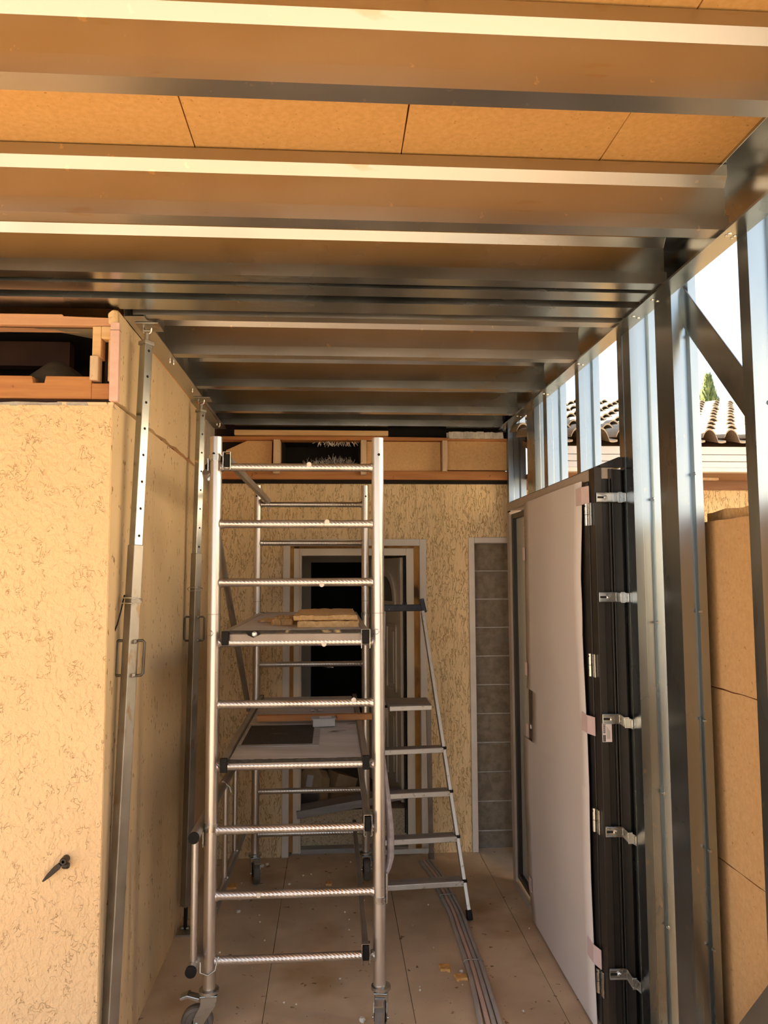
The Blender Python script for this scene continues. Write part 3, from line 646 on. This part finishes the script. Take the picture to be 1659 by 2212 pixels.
# ------------------------------------------------------------------ house roof at the right
rf = thing('tiled_roof', (3, 6, 2.66), 'sunlit clay tiled roof over the house beyond the stud wall', 'roof', kind='structure')
slope = .305; Y0 = 4.70; Z0 = 2.672; pitch = .142; exp_ = .262
tl = MB(); nseg = 15; vs = []
Lh = .30
for yy, lift in ((0, .042), (Lh, 0)):
    for th in (0, -.012):
        for k in range(nseg+1):
            t = k/nseg; x = t*pitch*1.06
            h = .010+.052*math.sin(math.pi*t/.6)**.7 if t <= .6 else .010-.006*math.sin(math.pi*(t-.6)/.4)
            vs.append((x, yy, yy*slope+lift*(1 if t <= .6 else .35)+h+th))
N = nseg+1; fs = []
for k in range(nseg):
    fs += [(k, k+1, 2*N+k+1, 2*N+k), (N+k, 3*N+k, 3*N+k+1, N+k+1), (k, N+k, N+k+1, k+1), (2*N+k, 2*N+k+1, 3*N+k+1, 3*N+k)]
fs += [(0, 2*N, 3*N, N), (N-1, 2*N-1, 4*N-1, 3*N-1)]
first = None; cnt = 0
for r in range(11):
    for c in range(24):
        x = 1.22+c*pitch; y = Y0+r*exp_; z = Z0+r*exp_*slope
        if first is None:
            mb = MB(); mb.add([(vx+x, vy+y, vz+z) for vx, vy, vz in vs], fs, False)
            first = build('tile', mb, M_tile, rf)
            first.data.polygons.foreach_set('use_smooth', [False]*len(first.data.polygons)); ref = (x, y, z)
        else:
            t = first.copy(); COL.objects.link(t); t.parent = rf
            t.location = (x-ref[0]+random.uniform(-.003, .003), y-ref[1]+random.uniform(-.005, .005), z-ref[2])
            t.rotation_euler = (0, 0, random.uniform(-.002, .002))
zt = Z0+11*exp_*slope; yt = Y0+11*exp_
build('roof_deck', MB().prism([(Y0+.10, Z0-.01), (yt+.05, zt-.02), (yt+.05, zt-.06), (Y0+.10, Z0-.05)], 'x', 1.3, 7), M_soffit, rf)
for k in range(9):
    x = 1.3+k*.38
    build('ridge_tile', MB().tube([(x, yt, zt+.0), (x+.36, yt, zt+.006)], .06, 12), M_tile, rf)
fa = thing('eave_fascia', (3, 4.75, 2.5), 'white grooved fascia board under the clay roof tiles', 'fascia', kind='structure')
for z0, z1, yy in ((2.612, 2.662, 4.735), (2.568, 2.609, 4.738), (2.528, 2.565, 4.741)):
    build('fascia_strip', B(1.32, 7, yy, yy+.03, z0, z1), M_fascia, fa, bev=.002)
build('fascia_lip', B(1.32, 7, 4.735, 4.80, 2.500, 2.526), M_whitetrim, fa)
so_ = thing('eave_soffit', (3, 5, 2.45), 'brown timber soffit under the white fascia beyond the studs', 'soffit', kind='structure')
build('soffit_board', MB().prism([(4.80, 2.50), (5.27, 2.50), (5.27, 2.53), (4.80, 2.53)], 'x', 1.32, 7), M_soffit, so_)
build('soffit_rail', B(1.32, 7, 5.22, 5.268, 2.44, 2.50), M_soffit, so_)
build('soffit_batten', MB().bar((1.9, 5.0, 2.492), (2.62, 5.05, 2.492), .04, .015), M_paletimber, so_)

# cypress far beyond the roof
cy = thing('cypress_tree', (8.17, 16, 0), 'dark green cypress top rising behind the clay roof', 'tree')
build('trunk', MB().tube([(8.17, 16, -.06), (8.17, 16, 3)], .12, 10), M_bark, cy)
mb = MB(); rr = random.Random(3)
for i in range(2600):
    h = rr.random()**.85; z = 2.0+h*4.02; R0 = .52*(1-h**2.2)**.8*(.75+.25*math.sin(13*h)**2)+.02
    a = rr.uniform(0, 2*math.pi); rad = R0*(.55+.5*rr.random())
    p = Vector((8.17+rad*math.cos(a)+.03*math.sin(7*h), 16+rad*math.sin(a), z))
    q = p+Vector((.04*math.cos(a), .04*math.sin(a), .16+.12*rr.random())); m_ = (p+q)/2+Vector((-math.sin(a), math.cos(a), 0))*.035; m2 = (p+q)/2-Vector((-math.sin(a), math.cos(a), 0))*.035
    mb.add([p, m_, q, m2], [(0, 1, 2, 3)])
mb.add([(8.17+.36*math.cos(k*math.pi/6)*s, 16+.36*math.sin(k*math.pi/6)*s, z) for z, s in ((2, 1), (4.6, .95), (5.5, .5), (5.9, .1)) for k in range(12)],
       [(i*12+k, i*12+(k+1) % 12, (i+1)*12+(k+1) % 12, (i+1)*12+k) for i in range(3) for k in range(12)])
f_ = build('foliage', mb, M_leaf, cy, recalc=False); f_['kind'] = 'stuff'

# ------------------------------------------------------------------ scaffold tower
NY, FY = 3.30, 4.88
sc = thing('scaffold_tower', (-.15, 4.1, 0), 'aluminium rolling scaffold tower with two decks in the passage', 'scaffold')
RZ = [2.314, 2.07, 1.822, 1.571, 1.315, 1.064, .807, .547, .293]
PX = {('n', 0): -.497, ('n', 1): .195, ('f', 0): -.470, ('f', 1): .207}
for (row, side), x in PX.items():
    yy = NY if row == 'n' else FY; zt = 2.443 if row == 'n' else 2.42; r = .0262 if row == 'n' else .0235
    b0 = .175 if row == 'n' else .16
    pp = build('post', MB().tube([(x, yy, b0), (x, yy, zt)], r, 28), M_alu, sc)
    build('joint_ring', MB().tube([(x, yy, 1.688), (x, yy, 1.692)], r+.0008, 28), M_aludark, pp)
    build('pin_hole', MB().lathe([(.006, -.0006), (.006, .0006)], (x+(.004 if side else -.006), yy-r+.0003, 2.368 if row == 'n' else 2.35), 'y', 12), M_black, pp)
    pinz = 1.60
    build('spring_clip', MB().tube([(x-r*.9, yy-r*.6, 1.622), (x+(-.006), yy-r-.003, 1.622), (x+.002, yy-r-.003, 1.612), (x-.006, yy-r-.003, 1.602), (x-r*.9, yy-r*.6, 1.602)], .0016, 6), M_zinc, pp)
    xs_ = [(x, 1)]
for row in 'nf':
    yy = NY if row == 'n' else FY; xa, xb = PX[(row, 0)], PX[(row, 1)]; r = .0262 if row == 'n' else .0235
    for z in RZ:
        if row == 'f': z -= .015
        rr_ = .0172 if row == 'n' else .0165
        mb = MB().tube([(xa+r-.004, yy, z), (xa+r+.006, yy, z), (xa+r+.010, yy, z), (xb-r-.010, yy, z), (xb-r-.006, yy, z), (xb-r+.004, yy, z)], [rr_+.006, rr_+.003, rr_, rr_, rr_+.003, rr_+.006], 20)
        build('rung', mb, M_knurl, sc)
for k_, (x, z) in enumerate(((-.10, 2.325), (-.023, 2.078), (-.045, 1.812), (-.035, 1.562), (.09, 1.328), (-.30, .55))):
    build('plaster_splash', MB().lathe([(.001, -.002), (.007, -.0015), (.011, 0), (.004, .003)], (x, NY-.0165, z), 'y', 9), M_plaster, sc)
def band(x, y, z, r, h, name='collar'):
    return build(name, MB().tube([(x, y, z-h/2), (x, y, z+h/2)], r, 24), M_zinc, sc)
k = band(-.497, NY, 2.352, .0300, .026)
build('clip_arm', MB().box(-.530, -.526, 3.285, 3.30, 2.28, 2.35).bar((-.528, 3.29, 2.28), (-.522, 3.29, 2.255), .004, .012), M_zinc, k)
k = band(-.497, NY, .822, .0292, .032); build('clip_arm', B(-.5295, -.5255, 3.285, 3.30, .745, .806), M_zinc, k)
k = band(.195, NY, .515, .0292, .028); build('clip_arm', MB().box(.2225, .2265, 3.285, 3.30, .50, .62), M_zinc, k)
band(.207, FY, 1.60, .027, .03); band(.207, FY, 1.79, .027, .02)
# spring wire low on the left post
build('wire_clip', MB().tube([(-.532, 3.285, .31), (-.530, 3.275, .26), (-.497, 3.268, .252), (-.470, 3.272, .268), (-.463, 3.28, .30), (-.458, 3.285, .315)], .003, 8), M_zinc, sc)
# decks
def deck(zc, ztop, hatch):
    pl = build('platform_deck', B(-.425, .122, 3.285, 4.93, ztop-.012, ztop), M_deck, sc, bev=.001)
    for x in (-.445, .140):
        build('side_rail', B(x-.013, x+.013, 3.277, 4.955, zc-.027, zc+.027), M_aludark, pl, bev=.002)
        build('end_cap', B(x-.0150, x+.0150, 3.262, 3.277, zc-.029, zc+.029), M_black, pl, bev=.003)
        build('end_cap', B(x-.0150, x+.0150, 4.955, 4.965, zc-.029, zc+.029), M_black, pl, bev=.003)
    build('cross_beam', MB().box(-.43, .126, 3.284, 3.298, zc-.020, ztop-.014), M_deckbeam, pl, bev=.003)
    build('deck_edge', MB().slab_rough(-.425, .124, 3.280, 3.287, ztop-.011, ztop+.001, 30, 1, .0015), M_mat, pl)
    if hatch:
        build('hatch_frame', MB().box(-.42, -.06, 3.52, 3.552, ztop, ztop+.004).box(-.42, -.06, 4.0, 4.03, ztop, ztop+.004).box(-.09, -.06, 3.55, 4.0, ztop, ztop+.004).box(-.42, -.408, 3.55, 4.0, ztop, ztop+.004), M_sill, pl, bev=.001)
        build('hatch_panel', B(-.408, -.09, 3.552, 4.0, ztop, ztop+.003), M_mat, pl)
    return pl
up = deck(1.592, 1.621, False)
build('bolt', MB().lathe([(.011, 0), (.011, -.006), (.006, -.008), (.006, -.014)], (-.325, 3.283, 1.607), 'y', 10), M_zinc, up)
build('bent_flap', MB().prism([(-.365, 1.619), (-.315, 1.619), (-.30, 1.606), (-.33, 1.592), (-.352, 1.602)], 'y', 3.277, 3.2825), M_black, up)
build('hook', MB().tube([(.122, 3.262, 1.545), (.122, 3.262, 1.624), (.158, 3.262, 1.624), (.158, 3.262, 1.545)], .0022, 8), M_zinc, up)
lo = deck(1.075, 1.092, True)
# square horizontal braces hooked on the rungs
def hbrace(x, z, xf, zf, w=.03, h=.05):
    p = build('horizontal_brace', MB().bar((x, 3.275, z), (xf, 4.93, zf), w*.8, h*.75, (0, 0, 1)), M_aludark, sc, bev=.002)
    build('brace_insert', B(x-w*.42, x+w*.42, 3.262, 3.290, z-h*.75, z+h*.45), M_black, p, bev=.003)
    mb = MB()
    for s in (-1, 1): mb.bar((x+s*w*.55, 3.268, z+h*.62), (x+s*w*.55, 3.268, z-h*1.05), .0025, .03, (0, 1, 0)).bar((x+s*w*.55, 3.268, z-h*1.05), (x+s*w*.3, 3.268, z-h*1.05), .0025, .03, (0, 1, 0))
    mb.bar((x-w*.55, 3.268, z+h*.62), (x+w*.55, 3.268, z+h*.62), .03, .0025, (0, 0, 1))
    build('clip', mb, M_zinc, p, bev=.0008, seg=1); return p
hbrace(.137, .325, .137, .315); hbrace(.147, .835, .150, .82)
g = hbrace(-.446, 2.345, -.405, 2.32, .028, .045)
build('far_clip', MB().box(-.418, -.416, 4.87, 4.89, 2.25, 2.34).box(-.394, -.392, 4.87, 4.89, 2.25, 2.34), M_zinc, g)
build('diagonal_brace_tube', MB().tube([(-.535, 3.28, 2.29), (-.512, 4.86, 1.03)], .017, 14), M_aludark, sc)
# left folding side frame
sf = build('side_frame_rail', MB().tube([(-.548, 3.17, .317), (-.543, 4.86, .29)], .0215, 18), M_aludark, sc)
sf2 = build('side_frame_rail', MB().tube([(-.548, 3.19, .815), (-.543, 4.86, .795)], .0215, 18), M_aludark, sc)
for s_, y, z in ((sf, 3.168, .317), (sf2, 3.188, .815)):
    build('rail_cap', MB().tube([(-.548, y-.006, z), (-.548, y+.006, z)], .0222, 18), M_black, s_)
for y in (3.215, 3.72, 4.10, 4.50):
    zt2 = .815-(y-3.2)*.012; zb = .317-(y-3.2)*.016
    b_ = build('side_frame_bar', MB().tube([(-.547, y, zb), (-.547, y, zt2)], .0135, 14), M_alu, sc)
    build('bar_screw', MB().lathe([(.004, 0), (.005, -.004)], (-.530, y-.014, zb+.024), 'y', 8), M_zinc, b_)
build('rail_hook', MB().tube([(-.575, 3.98, .70), (-.57, 3.98, .79), (-.545, 3.98, .83), (-.51, 3.98, .80), (-.505, 3.98, .775)], .007, 8), M_aludark, sc)
# wrapped stabiliser tube beside the right post
stb = build('stabiliser_tube', MB().tube([(.214, 3.35, 1.10), (.232, 3.35, .92), (.246, 3.35, .78), (.246, 3.35, .665), (.236, 3.345, .625), (.224, 3.335, .60), (.222, 3.33, .50)], [.008, .014, .016, .016, .014, .011, .009], 14), M_wrap, sc)
# castors
def castor(x, y, ztop, ang, off=.05, brake=True):
    R = Matrix.Translation((x, y, 0)) @ Matrix.Rotation(ang, 4, 'Z')
    c = build('castor', MB().lathe([(.026, ztop+.012), (.040, ztop+.008), (.041, ztop-.004), (.034, ztop-.008)], (x, y, 0), 'z', 26), M_galv, sc)
    fk = MB(R)
    for s in (-1, 1):
        fk.prism([(-.028, ztop-.012), (.036, ztop-.012), (.030, ztop-.045), (-off+.020, .050), (-off-.014, .052), (-off-.012, .085), (-.032, ztop-.045)], 'y', s*.026-.002, s*.026+.002)
    fk.box(-.034, .036, -.028, .028, ztop-.016, ztop-.009)
    build('fork', fk, M_galv, c, bev=.0015)
    wr = .0635
    prof = [(.0, -.016), (wr-.020, -.016), (wr-.016, -.021), (wr-.004, -.019), (wr, -.010), (wr, .010), (wr-.004, .019), (wr-.016, .021), (wr-.020, .016), (0, .016)]
    build('wheel', MB(R).lathe(prof, (-off, 0, wr), 'y', 30), M_rubber, c)
    build('hub', MB(R).lathe([(0, -.023), (.018, -.023), (.02, -.018), (.02, .018), (.018, .023), (0, .023)], (-off, 0, wr), 'y', 18), M_black, c)
    build('axle', MB(R).tube([(-off, -.033, wr), (-off, .033, wr)], .006, 10), M_zinc, c)
    if brake:
        build('brake_lever', MB(R).prism([(-.035, ztop-.02), (-.085, ztop-.006), (-.115, ztop-.016), (-.112, ztop-.026), (-.082, ztop-.018), (-.04, ztop-.034)], 'y', -.020, .020), M_galv, c, bev=.002)
    return c
castor(-.497, NY, .178, 0.0, .045)
castor(.200, NY, .165, math.radians(82), .03)
castor(-.470, FY, .158, math.radians(105), .035)
castor(.207, FY, .150, math.radians(95), .03, False)

# things on the decks
def scrap(x0, x1, y0, y1, z0, z1, lab, j=.006):
    o = build('insulation_offcut', MB().slab_rough(x0, x1, y0, y1, z0+.001, z1, 14, 12, j), M_scrap); tag(o, lab, 'offcut', 'insulation offcuts on the upper deck'); return o
scrap(-.148, .112, 3.44, 4.12, 1.621, 1.648, 'torn tan insulation offcut lying lowest on the upper scaffold deck')
scrap(-.172, .106, 3.48, 4.18, 1.650, 1.672, 'tan insulation offcut on top of the stack on the upper deck')
scrap(-.275, -.190, 3.62, 4.05, 1.621, 1.645, 'ragged tan insulation scrap left of the stack on the upper deck', .012)
scrap(.118, .124, 3.70, 3.92, 1.621, 1.64, 'small tan insulation scrap at the right rail of the upper deck', .004)
o = build('thin_offcut', MB().slab_rough(-.36, -.27, 3.85, 4.15, 1.6225, 1.628, 8, 8, .008), M_fibre2); tag(o, 'thin flat offcut flake near the back of the upper deck', 'offcut')
o = build('timber_batten', B(-.385, .205, 4.055, 4.095, 1.1035, 1.1335), M_redtimber, bev=.002); tag(o, 'reddish timber batten lying across the lower scaffold deck', 'batten')
tb = thing('plastic_tub', (-.045, 3.96, 1.097), 'small translucent plastic tub on the lower deck beside the hatch', 'tub')
R = Matrix.Translation((-.045, 3.965, 1.097)) @ Matrix.Rotation(.12, 4, 'Z')
mb = MB(R)
for (a, b, c_, d) in ((-.055, .055, -.035, -.0335), (-.055, .055, .0335, .035)): mb.box(a, b, c_, d, 0, .036)
mb.box(-.055, -.0535, -.035, .035, 0, .036).box(.0535, .055, -.035, .035, 0, .036).box(-.055, .055, -.035, .035, 0, .0015)
build('tub_body', mb, M_tub, tb)
build('tub_lid', MB(R).box(-.063, .060, -.041, .041, .0362, .040), M_tub, tb, bev=.0015)
build('lid_label', MB(R).box(-.02, .04, -.022, .022, .0402, .0408), M_label, tb)
for i, (x, y, a) in enumerate(((-.10, 4.40, .4), (-.075, 4.41, -.3), (-.088, 4.385, 1.2))):
    s = thing('loose_screw', (x, y, 1.097), ('loose zinc screw on the lower deck, one of the small heap behind the batten'), 'screw', 'loose screws on the lower deck')
    d = Vector((math.cos(a), math.sin(a), 0)); c = Vector((x, y, 1.098))
    build('shank', MB().tube([c-d*.02, c+d*.018, c+d*.022], [.003, .003, .0005], 8), M_zinc, s)
    build('screw_head', MB().tube([c-d*.024, c-d*.02], [.006, .0055], 10), M_zinc, s)

# ------------------------------------------------------------------ step ladder
sl = thing('step_ladder', (.48, 4.7, 0), 'aluminium step ladder with dark top hoop beside the scaffold tower', 'ladder')
FRb, FRt = Vector((.737, 4.265, .02)), Vector((.566, 4.845, 1.62))
FLb, FLt = Vector((.245, 4.235, .02)), Vector((.318, 4.80, 1.62))
for a, b in ((FRb, FRt), (FLb, FLt)):
    build('front_rail', MB().bar(a, b, .020, .052, (0, -1, .3)), M_alustep, sl, bev=.003)
    build('foot', MB().bar(a-(b-a).normalized()*.02, a+(b-a).normalized()*.03, .027, .06, (0, -1, .3)), M_black, sl, bev=.004)
def at(z, a, b): return a+(b-a)*((z-a.z)/(b.z-a.z))
for z in (.178, .388, .612, .836):
    r_, l_ = at(z, FRb, FRt), at(z, FLb, FLt)
    s = build('step', MB().bar(l_+Vector((.01, .005, 0)), r_+Vector((-.01, .005, 0)), .082, .028, (0, 0, 1)), M_alustep, sl, bev=.003)
    build('tread', MB().bar(l_+Vector((.015, .005, .0145)), r_+Vector((-.015, .005, .0145)), .074, .002, (0, 0, 1)), M_sill, s)
    build('step_bracket', MB().box(r_.x-.012, r_.x+.013, r_.y-.032, r_.y+.035, z+.004, z+.018), M_black, s, bev=.002)
    build('rivet', MB().lathe([(.004, -.002), (.005, 0)], (r_.x-.016, r_.y-.037, z-.002), 'y', 8), M_aludark, s)
tp = build('top_platform', MB().add([(.338, 4.60, 1.05), (.592, 4.62, 1.05), (.604, 4.92, 1.05), (.330, 4.92, 1.05), (.338, 4.60, 1.078), (.592, 4.62, 1.078), (.604, 4.92, 1.078), (.330, 4.92, 1.078)],
      [(0, 1, 2, 3), (7, 6, 5, 4), (0, 4, 5, 1), (1, 5, 6, 2), (2, 6, 7, 3), (3, 7, 4, 0)]), M_alustep, sl, bev=.003)
build('platform_tread', B(.345, .588, 4.635, 4.905, 1.078, 1.080), M_sill, tp)
build('platform_hinge', MB().tube([(.32, 4.80, 1.045), (.612, 4.80, 1.045)], .008, 10), M_black, tp)
hp = build('top_hoop', MB().bar((.300, 4.82, 1.645), (.575, 4.855, 1.645), .030, .042, (0, 0, 1)), M_blue, sl, bev=.006)
build('hoop_end', MB().bar((.560, 4.855, 1.70), (.578, 4.838, 1.615), .030, .024, (0, 1, 0)), M_blue, hp, bev=.004)
build('hoop_knob', MB().lathe([(.006, 0), (.008, .006), (.006, .013)], (.447, 4.84, 1.666), 'z', 10).lathe([(.006, 0), (.008, .006), (.006, .013)], (.460, 4.84, 1.666), 'z', 10), M_blue, hp)
for a, b in (((.648, 5.175, .015), (.604, 4.90, 1.06)), ((.268, 5.165, .015), (.335, 4.90, 1.06))):
    build('rear_leg', MB().bar(a, b, .030, .022, (0, 1, .3)), M_aludark, sl, bev=.002)
    build('rear_foot', B(a[0]-.018, a[0]+.018, a[1]-.018, a[1]+.018, 0, .05), M_rubber, sl, bev=.003)
build('rear_bar', MB().bar((.268, 5.165, .05), (.648, 5.175, .05), .012, .03, (0, 0, 1)), M_alustep, sl, bev=.001)

# ------------------------------------------------------------------ props along the left wall
def prop(top, foot, z_in, z_out0, hz, label, group='telescopic props'):
    top, foot = Vector(top), Vector(foot); d = (top-foot).normalized()
    def P(z): return foot+d*((z-foot.z)/d.z)
    p = thing('telescopic_prop', (foot.x, foot.y, 0), label, 'prop', group)
    u = Vector((math.cos(math.radians(40)), -math.sin(math.radians(40)), 0))
    ou = build('outer_tube', MB().bar(P(z_out0), P(z_in), .043, .043, u), M_prop, p, bev=.003)
    it = build('inner_tube', MB().bar(P(z_in-.03), P(2.775), .036, .036, u), M_galv, p, bev=.002)
    s = Vector((u.y, -u.x, 0)); 
    nrm = (u if u.x > 0 else -u); nrm = Vector((math.cos(math.radians(-40)), math.sin(math.radians(-40)), 0))
    zz_ = z_in+.035; 
    while zz_ < 2.76:
        c = P(zz_)+nrm*.0183
        ax = nrm; t1_ = Vector((-ax.y, ax.x, 0)); 
        vs = [c+t1_*.0055*math.cos(2*math.pi*k/10)+Vector((0, 0, 1))*.0055*math.sin(2*math.pi*k/10) for k in range(10)]
        build('hole', MB().add(vs, [tuple(range(10))]), M_black, it, recalc=False)
        zz_ += .105
    build('head_collar', MB().bar(P(2.765), P(2.782), .046, .046, u), M_prop, p, bev=.003)
    build('head_screw', MB().tube([P(2.775), P(2.815)], .010, 12), M_prop, p)
    eye = P(2.822)
    build('head_fork', MB().tube([eye+Vector((-.016, 0, .016)), eye+Vector((-.014, 0, -.004)), eye+Vector((0, 0, -.014)), eye+Vector((.014, 0, -.004)), eye+Vector((.016, 0, .016))], .005, 8)
          .tube([eye+Vector((-.018, 0, .004)), eye+Vector((.018, 0, .004))], .004, 8), M_zinc, p)
    build('head_plate', B(eye.x-.035, eye.x+.055, eye.y-.055, eye.y+.05, 2.8385, 2.8435), M_prop, p, bev=.001)
    # locking pin loop
    c = P(hz+.215)
    sd_ = Vector((.83, -.56, 0)); fr = Vector((-.56, -.83, 0))*.0+Vector((-.64, -.77, 0))
    ring_ = [c+Vector((-.042, -.012, .0)), c+Vector((-.03, -.03, .010)), c+Vector((.02, -.042, .010)), c+Vector((.040, -.02, .004)), c+Vector((.038, -.02, -.006)), c+Vector((.02, -.042, -.010)), c+Vector((-.03, -.03, -.010)), c+Vector((-.042, -.012, 0))]
    build('locking_pin', MB().tube(ring_, .0022, 8), M_zinc, p)
    # two carry loops
    for sgn in (-1, 1):
        a0 = P(hz+.064); a1 = P(hz-.064)
        sx = Vector((sgn, 0, 0))
        pts = [a0+sx*.018, a0+sx*.045, a0+sx*.052+Vector((0, 0, -.007)), a1+sx*.052+Vector((0, 0, .007)), a1+sx*.045, a1+sx*.018]
        build('carry_loop', MB().tube(pts, .0055, 10), M_loop, p)
    for a0 in (P(hz+.062), P(hz-.062)):
        build('loop_bolt', MB().lathe([(.008, -.004), (.009, 0), (.006, .006)], (a0+Vector((.022, -.018, 0))), 'x', 8), M_zinc, p)
    return p, P
p1_, P1 = prop((-.738, 3.055, 2.83), (-.785, 2.89, 0), 1.97, .1, 1.545, 'steel telescopic prop leaning on the ochre wall nearest its front corner')
build('foot_screw', MB().tube([P1(.02), P1(.12)], .011, 12), M_black, p1_)
build('foot_plate', B(-.805, -.74, 2.84, 2.94, 0, .012), M_prop, p1_)
build('hanging_cord', MB().tube([P1(1.80)+Vector((-.03, -.01, -.02)), P1(1.72)+Vector((-.034, -.03, 0)), P1(1.67)+Vector((-.045, -.03, 0)), P1(1.645)+Vector((-.055, -.025, 0))], .0028, 8), M_black, p1_)
p2_, P2 = prop((-.737, 4.32, 2.83), (-.765, 4.235, 0), 1.975, .13, 1.565, 'steel telescopic prop standing deeper in the passage beside the scaffold')
build('foot_screw', MB().tube([P2(.015), P2(.14)], .010, 12), M_black, p2_)
build('foot_plate', MB().box(-.80, -.725, 4.18, 4.29, 0, .010).tube([(-.785, 4.235, .02), (-.745, 4.235, .02)], .008, 8), M_prop, p2_)

# ------------------------------------------------------------------ conduits on the floor
cb = thing('conduit_bundle', (.75, 4, 0), 'bundle of four tied flexible conduits curving over the floor past the ladder foot', 'conduit')
ctr = [(.60, 5.10), (.642, 4.85), (.6535, 4.66), (.661, 4.53), (.674, 4.33), (.672, 4.14), (.6715, 3.815), (.665, 3.6), (.652, 3.3), (.632, 3.05), (.60, 2.8), (.55, 2.5)]
for i, mt in enumerate((M_conduit, M_pinkpipe, M_conduit, M_conduit)):
    offs = (-.0335, -.011, .011, .0335)[i]
    pts = []
    for k, (x, y) in enumerate(ctr):
        spread = 1+.25*max(0, 3.7-y) if i != 0 else 1+.8*max(0, 3.6-y)
        pts.append((x+offs*spread, y, .0112))
    # smooth resample
    fine = []
    for k in range(len(pts)-1):
        p0_, p1q, p2q, p3_ = pts[max(k-1, 0)], pts[k], pts[k+1], pts[min(k+2, len(pts)-1)]
        for t in (0, .25, .5, .75):
            fine.append(tuple(.5*((2*b)+(-a+c)*t+(2*a-5*b+4*c-d)*t*t+(-a+3*b-3*c+d)*t**3) for a, b, c, d in zip(p0_, p1q, p2q, p3_)))
    fine.append(pts[-1])
    pc = build('conduit', MB().tube(fine, .0108, 14), mt, cb)
    if i == 1: pc['label'] = 'pinkish conduit'
for y, x in ((4.545, .660), (3.79, .671)):
    mb = MB()
    for dz in (0,):
        mb.tube([(x-.047, y, .011), (x-.041, y, .0225), (x-.02, y, .024), (x+.02, y, .024), (x+.041, y, .0225), (x+.047, y, .011), (x+.042, y, .0025), (x-.042, y, .0025), (x-.047, y, .011)], .0022, 6)
    build('cable_tie', mb, M_aludark, cb)

# ------------------------------------------------------------------ crumbs and scraps on the floor
def crumb_mesh(r, rnd):
    mb = MB(); n = 7; vs = []
    for j, (h, s) in enumerate(((0, .8), (.45, 1), (.85, .6))):
        for k in range(n):
            a = 2*math.pi*k/n; q = r*s*rnd.uniform(.7, 1.15); vs.append((q*math.cos(a), q*math.sin(a)*.8, r*h*1.1))
    fs = [(j*n+k, j*n+(k+1) % n, (j+1)*n+(k+1) % n, (j+1)*n+k) for j in range(2) for k in range(n)]
    return mb.add(vs, fs+[tuple(range(n-1, -1, -1)), tuple(range(2*n, 3*n))])
rnd = random.Random(11)
spots = [(-.449, 5.111, .018), (-.417, 5.148, .012), (-.257, 4.815, .010), (-.516, 4.453, .014), (-.531, 4.618, .009), (-.645, 4.084, .016), (-.155, 3.509, .006), (.539, 4.465, .006), (-.179, 4.945, .008),
         (-.131, 4.963, .006), (.118, 5.145, .007), (.033, 4.631, .006), (.037, 3.706, .006), (.81, 3.383, .006), (1.03, 4.135, .006), (.603, 3.725, .011), (.125, 3.363, .017)]
for i in range(30): spots.append((rnd.uniform(-.7, 1.0), rnd.uniform(3.4, 5.2), rnd.uniform(.003, .007)))
src = None
for i, (x, y, r) in enumerate(spots):
    if i < 6:
        mb = crumb_mesh(r, rnd); mb.v = [(a+x, b+y, c) for a, b, c in mb.v]
        o = build('plaster_crumb', mb, M_plaster, base=(x, y, 0)); src = o; sr = r
    else:
        o = src.copy(); COL.objects.link(o); o.location = (x, y, 0); q = r/sr; o.scale = (q, q, q); o.rotation_euler = (0, 0, rnd.uniform(0, 6))
    own = {0: 'white plaster chunk beside the far left castor of the scaffold', 1: 'white plaster chunk just behind the one beside the far left castor', 3: 'white plaster chunk on the floor under the left end of the lower rungs',
           5: 'white plaster chunk beside the foot plate of the deeper prop', 15: 'white plaster chip lying between the orange scraps and the conduits', 16: 'white plaster lump beside the near right castor'}
    tag(o, own.get(i, 'small white plaster crumb lying on the brown floor'), 'crumb', 'plaster crumbs on the floor')
for (x, y, sx, sy, lab) in ((.530, 3.76, .045, .055, 'square orange insulation scrap on the floor left of the conduits'), (.590, 3.665, .05, .04, 'small orange insulation scrap nearest the conduits'), (-.02, 4.80, .04, .05, 'orange insulation scrap on the floor under the scaffold'), (-.60, 4.80, .06, .06, 'orange insulation scrap by the far left castor')):
    o = build('insulation_scrap', MB().slab_rough(x-sx/2, x+sx/2, y-sy/2, y+sy/2, .0005, .012, 4, 4, .005), M_fibre); tag(o, lab, 'scrap', 'orange insulation scraps on the floor')
